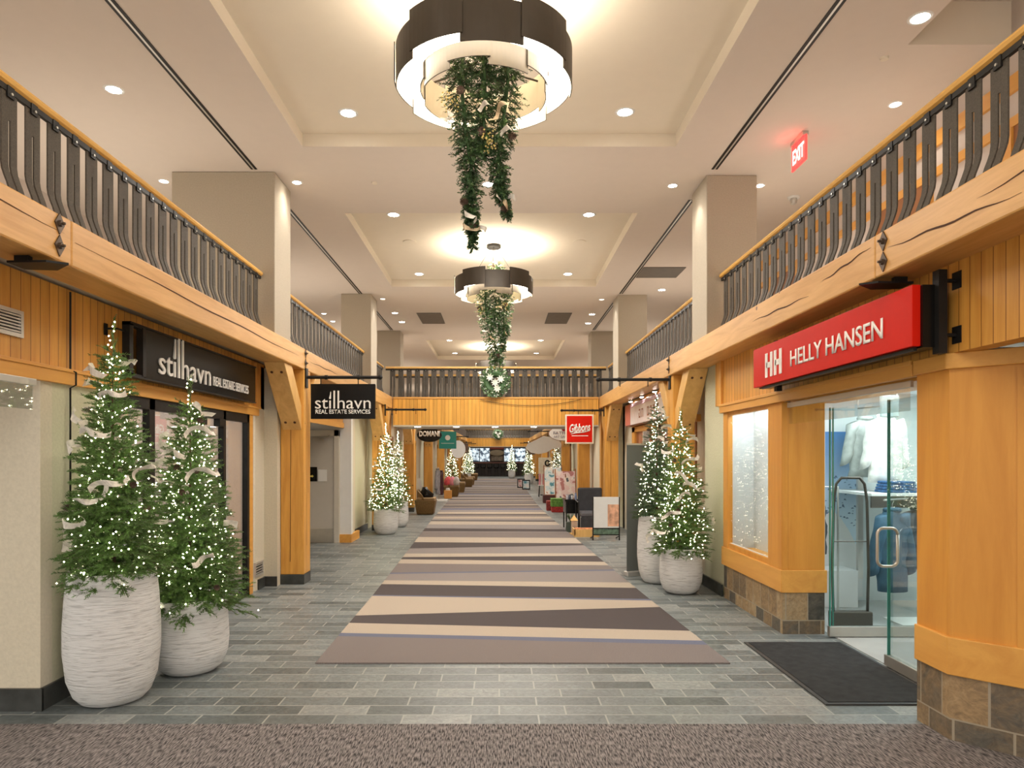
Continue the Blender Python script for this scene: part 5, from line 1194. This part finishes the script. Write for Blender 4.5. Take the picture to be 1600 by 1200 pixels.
m = MB(); m.tube([(0, 0, .05), (0, 0, 1.25)], .015, 6); m.tube([(-.02, -.25, 1.25), (-.02, .25, 1.25)], .012, 6); m.build('pole', M_steel, t); MB().box(-.14, .35, -.3, .3, 0, .05).build('base', M_white, t)
jacket('long grey coat on the chrome clothes rail', -2.3, 25.88, 1.2, .95, .22, (.28, .27, .29), 31, 1.3); jacket('dark maroon coat on the chrome clothes rail', -2.2, 26.1, 1.12, .9, .2, (.06, .015, .02), 32, 1.3)
# right side: white A frame poster, dark chair, print racks
t = thing('sidewalk_sign', 'white poster stand with a peach photo at its right side', 'sign', (2.15, 13.9, 0))
m = MB(); m.box(-.275, -.255, -.02, .02, 0, .87); m.box(.255, .275, -.02, .02, 0, .87); m.tube([(-.26, 0, .08), (-.26, .35, .01)], .012, 6); m.tube([(.26, 0, .08), (.26, .35, .01)], .012, 6); m.box(-.27, .27, -.015, .015, .1, .12); m.box(-.27, .27, -.015, .015, .23, .25); m.build('stand_frame', M_black, t)
MB().box(-.255, .255, -.012, .012, .25, .87).build('poster_board', M_white, t); MB().box(.03, .255, -.016, -.012, .28, .72).build('poster_photo', mat('photo_peach', (.72, .38, .24), .7, var=.5, scale=9), t); MB().box(-.25, .25, -.01, .01, .12, .23).build('lower_strip', mat('strip_green', (.10, .16, .11), .7, var=.6, scale=14), t)
t = thing('lounge_chair', 'charcoal upholstered chair behind the white poster stand', 'chair', (2.04, 15.3, 0))
Mc = mat('charcoal_fabric', (.035, .036, .042), .8, var=.2)
MB().box(-.27, .27, .22, .32, .44, .98).build('backrest', Mc, t, bevel=.03); MB().box(-.27, .27, -.28, .25, .36, .47).build('seat', mat('charcoal_light', (.09, .09, .1), .8), t, bevel=.03); MB().box(-.27, .27, -.30, -.26, .06, .36).build('front_panel', Mc, t)
for s in (-1, 1):
    m = MB(); m.tube([(s*.3, .3, .0), (s*.31, .3, .7), (s*.31, -.2, .68), (s*.31, -.3, .0)], .018, 6); m.build('arm_leg', M_black, t)
m = MB()
t = thing('wood_crate', 'wooden firewood crate under the charcoal chair area', 'crate', (1.83, 14.64, 0))
m.box(-.26, .26, -.22, .22, 0, .04); m.box(-.26, .26, -.22, -.2, .04, .16); m.box(-.26, -.24, -.22, .22, .04, .16); m.box(.24, .26, -.22, .22, .04, .16); m.build('crate_box', M_brace, t)
for k in range(9):
    y = -.15+.074*(k % 5)+.03*(k//5); z = .075+.062*(k//5); o = MB().tube([(-.22, y, z), (.22, y+.005, z)], .032, 7).build('log', mat('log_orange', (.5, .2, .08), .8, var=.5, scale=20), None, loc=(1.83, 14.64, 0)); tag(o, 'split log lying in the wooden firewood crate by the charcoal chair', 'log', 'logs in the firewood crate')
t = thing('wooden_figure', 'small pale wooden house shaped ornament standing by the firewood crate', 'ornament', (1.62, 14.95, 0))
MB().box(-.09, .09, -.09, .09, 0, .03).build('base', M_brace, t); MB().box(-.06, .06, -.06, .06, .03, .3).build('body', mat('pale_wood', (.55, .42, .32), .7, var=.2), t, bevel=.01); m = MB(); m.v = [(-.08, -.08, .3), (.08, -.08, .3), (.08, .08, .3), (-.08, .08, .3), (0, 0, .42)]; m.f = [(0, 1, 4), (1, 2, 4), (2, 3, 4), (3, 0, 4), (3, 2, 1, 0)]; m.m = [0]*5; m.build('roof', M_brace, t)
t = thing('side_table', 'black side table cluttered with small goods beside the charcoal chair', 'table', (1.72, 16.1, 0))
MB().box(-.22, .22, -.35, .35, .66, .70).build('table_top', M_signb, t); MB().box(-.2, .2, -.32, .32, .38, .66).build('cabinet', M_signb, t)
for sx in (-.2, .17):
    for sy in (-.33, .3): MB().box(sx, sx+.03, sy, sy+.03, 0, .66).build('leg', M_black, t)
rr = random.Random(9); cols = [(.5, .5, .55), (.08, .1, .15), (.6, .6, .62), (.2, .25, .4), (.7, .65, .6), (.05, .05, .06)]
pl = ['leftmost', 'second', 'third', 'fourth', 'fifth', 'rightmost']
for k in range(6):
    x = 1.56+.065*k; y = 15.85+.09*(k % 3); h = rr.uniform(.07, .16); r = .028
    o = MB().lathe([(0, 0), (r, 0), (r*1.1, h*.5), (r*.7, h*.8), (r*.8, h), (0, h)], n=12).build('jar', mat('jar_%d' % k, cols[k], .3), loc=(x, y, .70)); tag(o, f'{pl[k]} small jar on the black side table', 'jar', 'jars on the black side table')
t = thing('potted_plant', 'small green plant in a dark box below the black side table', 'plant', (1.60, 15.42, 0)); MB().box(-.1, .1, -.1, .1, 0, .22).build('pot', mat('pot_dark', (.06, .08, .06), .6), t)
m = MB(); rr = random.Random(5)
for k in range(12): sprig(m, Vector((0, 0, .22)), Vector((rr.uniform(-1, 1), rr.uniform(-1, 1), 1.6)), .2, 26, .035, rr, 0, .005)
m.build('leaves', [M_leafg, M_bark], t)
# red gift boxes and art print stands
for i, (x, y, z0, a, h, c, l) in enumerate(((1.75, 20.9, 0, .17, .17, (.45, .03, .03), 'red gift box on the floor under the green box'), (1.75, 20.9, .17, .19, .24, (.12, .30, .05), 'green planter box stacked on the red gift box'), (1.62, 21.5, 0, .15, .3, (.28, .03, .03), 'dark red box behind the green planter box'))):
    tag(MB().box(-a, a, -a, a, 0, h).build('gift_box', mat('box_%d' % i, c, .6, var=.5, scale=24), bevel=.006, loc=(x, y, z0)), l, 'box')
def art_mat(name, cols, sc, seed):
    m_, nt, b_ = ntree(name); tc = N(nt, 'ShaderNodeTexCoord'); mp2 = N(nt, 'ShaderNodeMapping'); mp2.inputs['Location'].default_value = (seed, seed*2, 0); nt.links.new(tc.outputs['Object'], mp2.inputs['Vector'])
    vo = N(nt, 'ShaderNodeTexNoise'); vo.inputs['Scale'].default_value = sc; vo.inputs['Detail'].default_value = 2; nt.links.new(mp2.outputs[0], vo.inputs['Vector'])
    r = N(nt, 'ShaderNodeValToRGB'); r.color_ramp.interpolation = 'CONSTANT'; els = r.color_ramp.elements
    while len(els) < len(cols): els.new(.5)
    for k, c in enumerate(cols): els[k].position = .3+.45*k/len(cols) if k else 0; els[k].color = tuple(c)+(1,)
    nt.links.new(vo.outputs['Fac'], r.inputs['Fac']); nt.links.new(r.outputs[0], b_.inputs['Base Color']); return m_
A1 = art_mat('print_pink', [(.45, .2, .2), (.75, .6, .6), (.8, .75, .72), (.12, .16, .2)], 4, 1); A2 = art_mat('print_blue', [(.08, .28, .36), (.6, .72, .75), (.8, .78, .74), (.5, .3, .25)], 4, 5); A3 = art_mat('print_cream', [(.05, .05, .05), (.75, .68, .52), (.7, .64, .5), (.8, .74, .6)], 3, 9)
def easel(lab, x, y, rz, w, h, am, lean=-.22, base=.3):
    t = thing('print_stand', lab, 'art stand', (x, y, 0), rz)
    o = MB().box(-w/2, w/2, 0, .03, 0, h).build('print_panel', am, t, loc=(0, 0, base), rot=(lean, 0, 0))
    m = MB(); m.box(-w/2-.03, -w/2, -.01, .04, 0, h+.08); m.box(w/2, w/2+.03, -.01, .04, 0, h+.08); m.box(-w/2, w/2, -.01, .04, -.03, 0); m.build('panel_frame', M_redwood, t, loc=(0, 0, base), rot=(lean, 0, 0))
    MB().box(-w/2-.06, w/2+.06, -.12, .3, 0, base-.02).build('stand_box', mat('stand_maroon', (.07, .015, .015), .5), t, bevel=.005)
    m = MB(); m.tube([(0, .1, h+base-.1), (0, .75, 0)], .015, 5); m.build('rear_leg', M_redwood, t)
easel('leaning print stand with pink and white art, right one of the pair', 2.13, 22.1, 0, .62, .92, A1); easel('leaning print stand with blue art, left one of the pair', 1.95, 24.9, 0, .62, 1.0, A2)
t = thing('poster_chair', 'small wire chair holding rolled pink prints', 'chair', (1.80, 28.6, 0))
for sx in (-.16, .16):
    for sy in (-.16, .16): MB().tube([(sx, sy, 0), (sx*.8, sy*.8, .46)], .014, 5).build('leg', M_black, t)
MB().box(-.18, .18, -.18, .18, .46, .49).build('seat', M_white, t); m = MB(); m.tube([(-.2, -.1, .92), (-.2, .18, .92), (.2, .18, .92), (.2, -.1, .92)], .012, 5); m.tube([(-.18, .16, .49), (-.2, .18, .92)], .012, 5); m.tube([(.18, .16, .49), (.2, .18, .92)], .012, 5); m.build('backrest', M_black, t)
for k in range(4): tag(MB().tube([(0, 0, 0), (0, .01, .46)], .04, 10).build('rolled_print', mat('roll_%d' % (k % 2), ((.7, .3, .35), (.75, .68, .65))[k % 2], .7), loc=(1.68+.08*k, 28.65, .49)), f'{["leftmost", "second", "third", "rightmost"][k]} rolled print standing on the wire chair', 'rolled print', 'rolled prints on the wire chair')
t = thing('poster_board', 'cream poster with dark round wreath motif on a stand', 'poster', (1.97, 29.7, 0)); MB().box(-.28, .28, 0, .03, .85, 1.62).build('board', mat('poster_cream', (.68, .60, .45), .7, var=.1), t); MB().box(-.02, .02, .03, .06, 0, 1.2).build('pole', M_black, t); MB().box(-.2, .2, -.1, .2, 0, .03).build('foot', M_black, t)
m = MB(); m.tube([(.1+.09*math.cos(2*PI*k/14), -.005, 1.38+.11*math.sin(2*PI*k/14)) for k in range(15)], .03, 6); m.build('wreath_motif', M_signb, t)
for i, (x, y) in enumerate(((1.15, 36.4), (1.35, 34.6))):
    t = thing('framed_print', ['framed print leaning on the floor by the far right tree, left one', 'framed print leaning on the floor by the far right tree, right one'][i], 'framed picture', (x, y, 0)); MB().box(-.2, .2, 0, .03, 0, .5).build('frame', M_signb, t, rot=(-.2, 0, 0)); MB().box(-.15, .15, -.004, 0, .06, .44).build('picture', A2 if i else A1, t, rot=(-.2, 0, 0)); MB().tube([(0, .1, .35), (0, .25, 0)], .01, 5).build('strut', M_black, t)
# charcoal roll-up banner
t = thing('rollup_banner', 'tall charcoal roll-up banner seen from its plain back beside the right trees', 'banner', (2.02, 9.83, 0), math.radians(22))
MB().box(-.24, .4, -.004, .004, .07, 1.86).build('banner_sheet', mat('banner_grey', (.13, .145, .135), .75, var=.05, scale=3), t); MB().box(-.26, .42, -.05, .05, 0, .07).build('base', M_alum, t, bevel=.01); MB().box(-.24, .4, -.012, .012, 1.85, 1.875).build('top_bar', M_alum, t); MB().tube([(.1, .02, .05), (.1, .02, 1.85)], .01, 6).build('pole', M_alum, t)
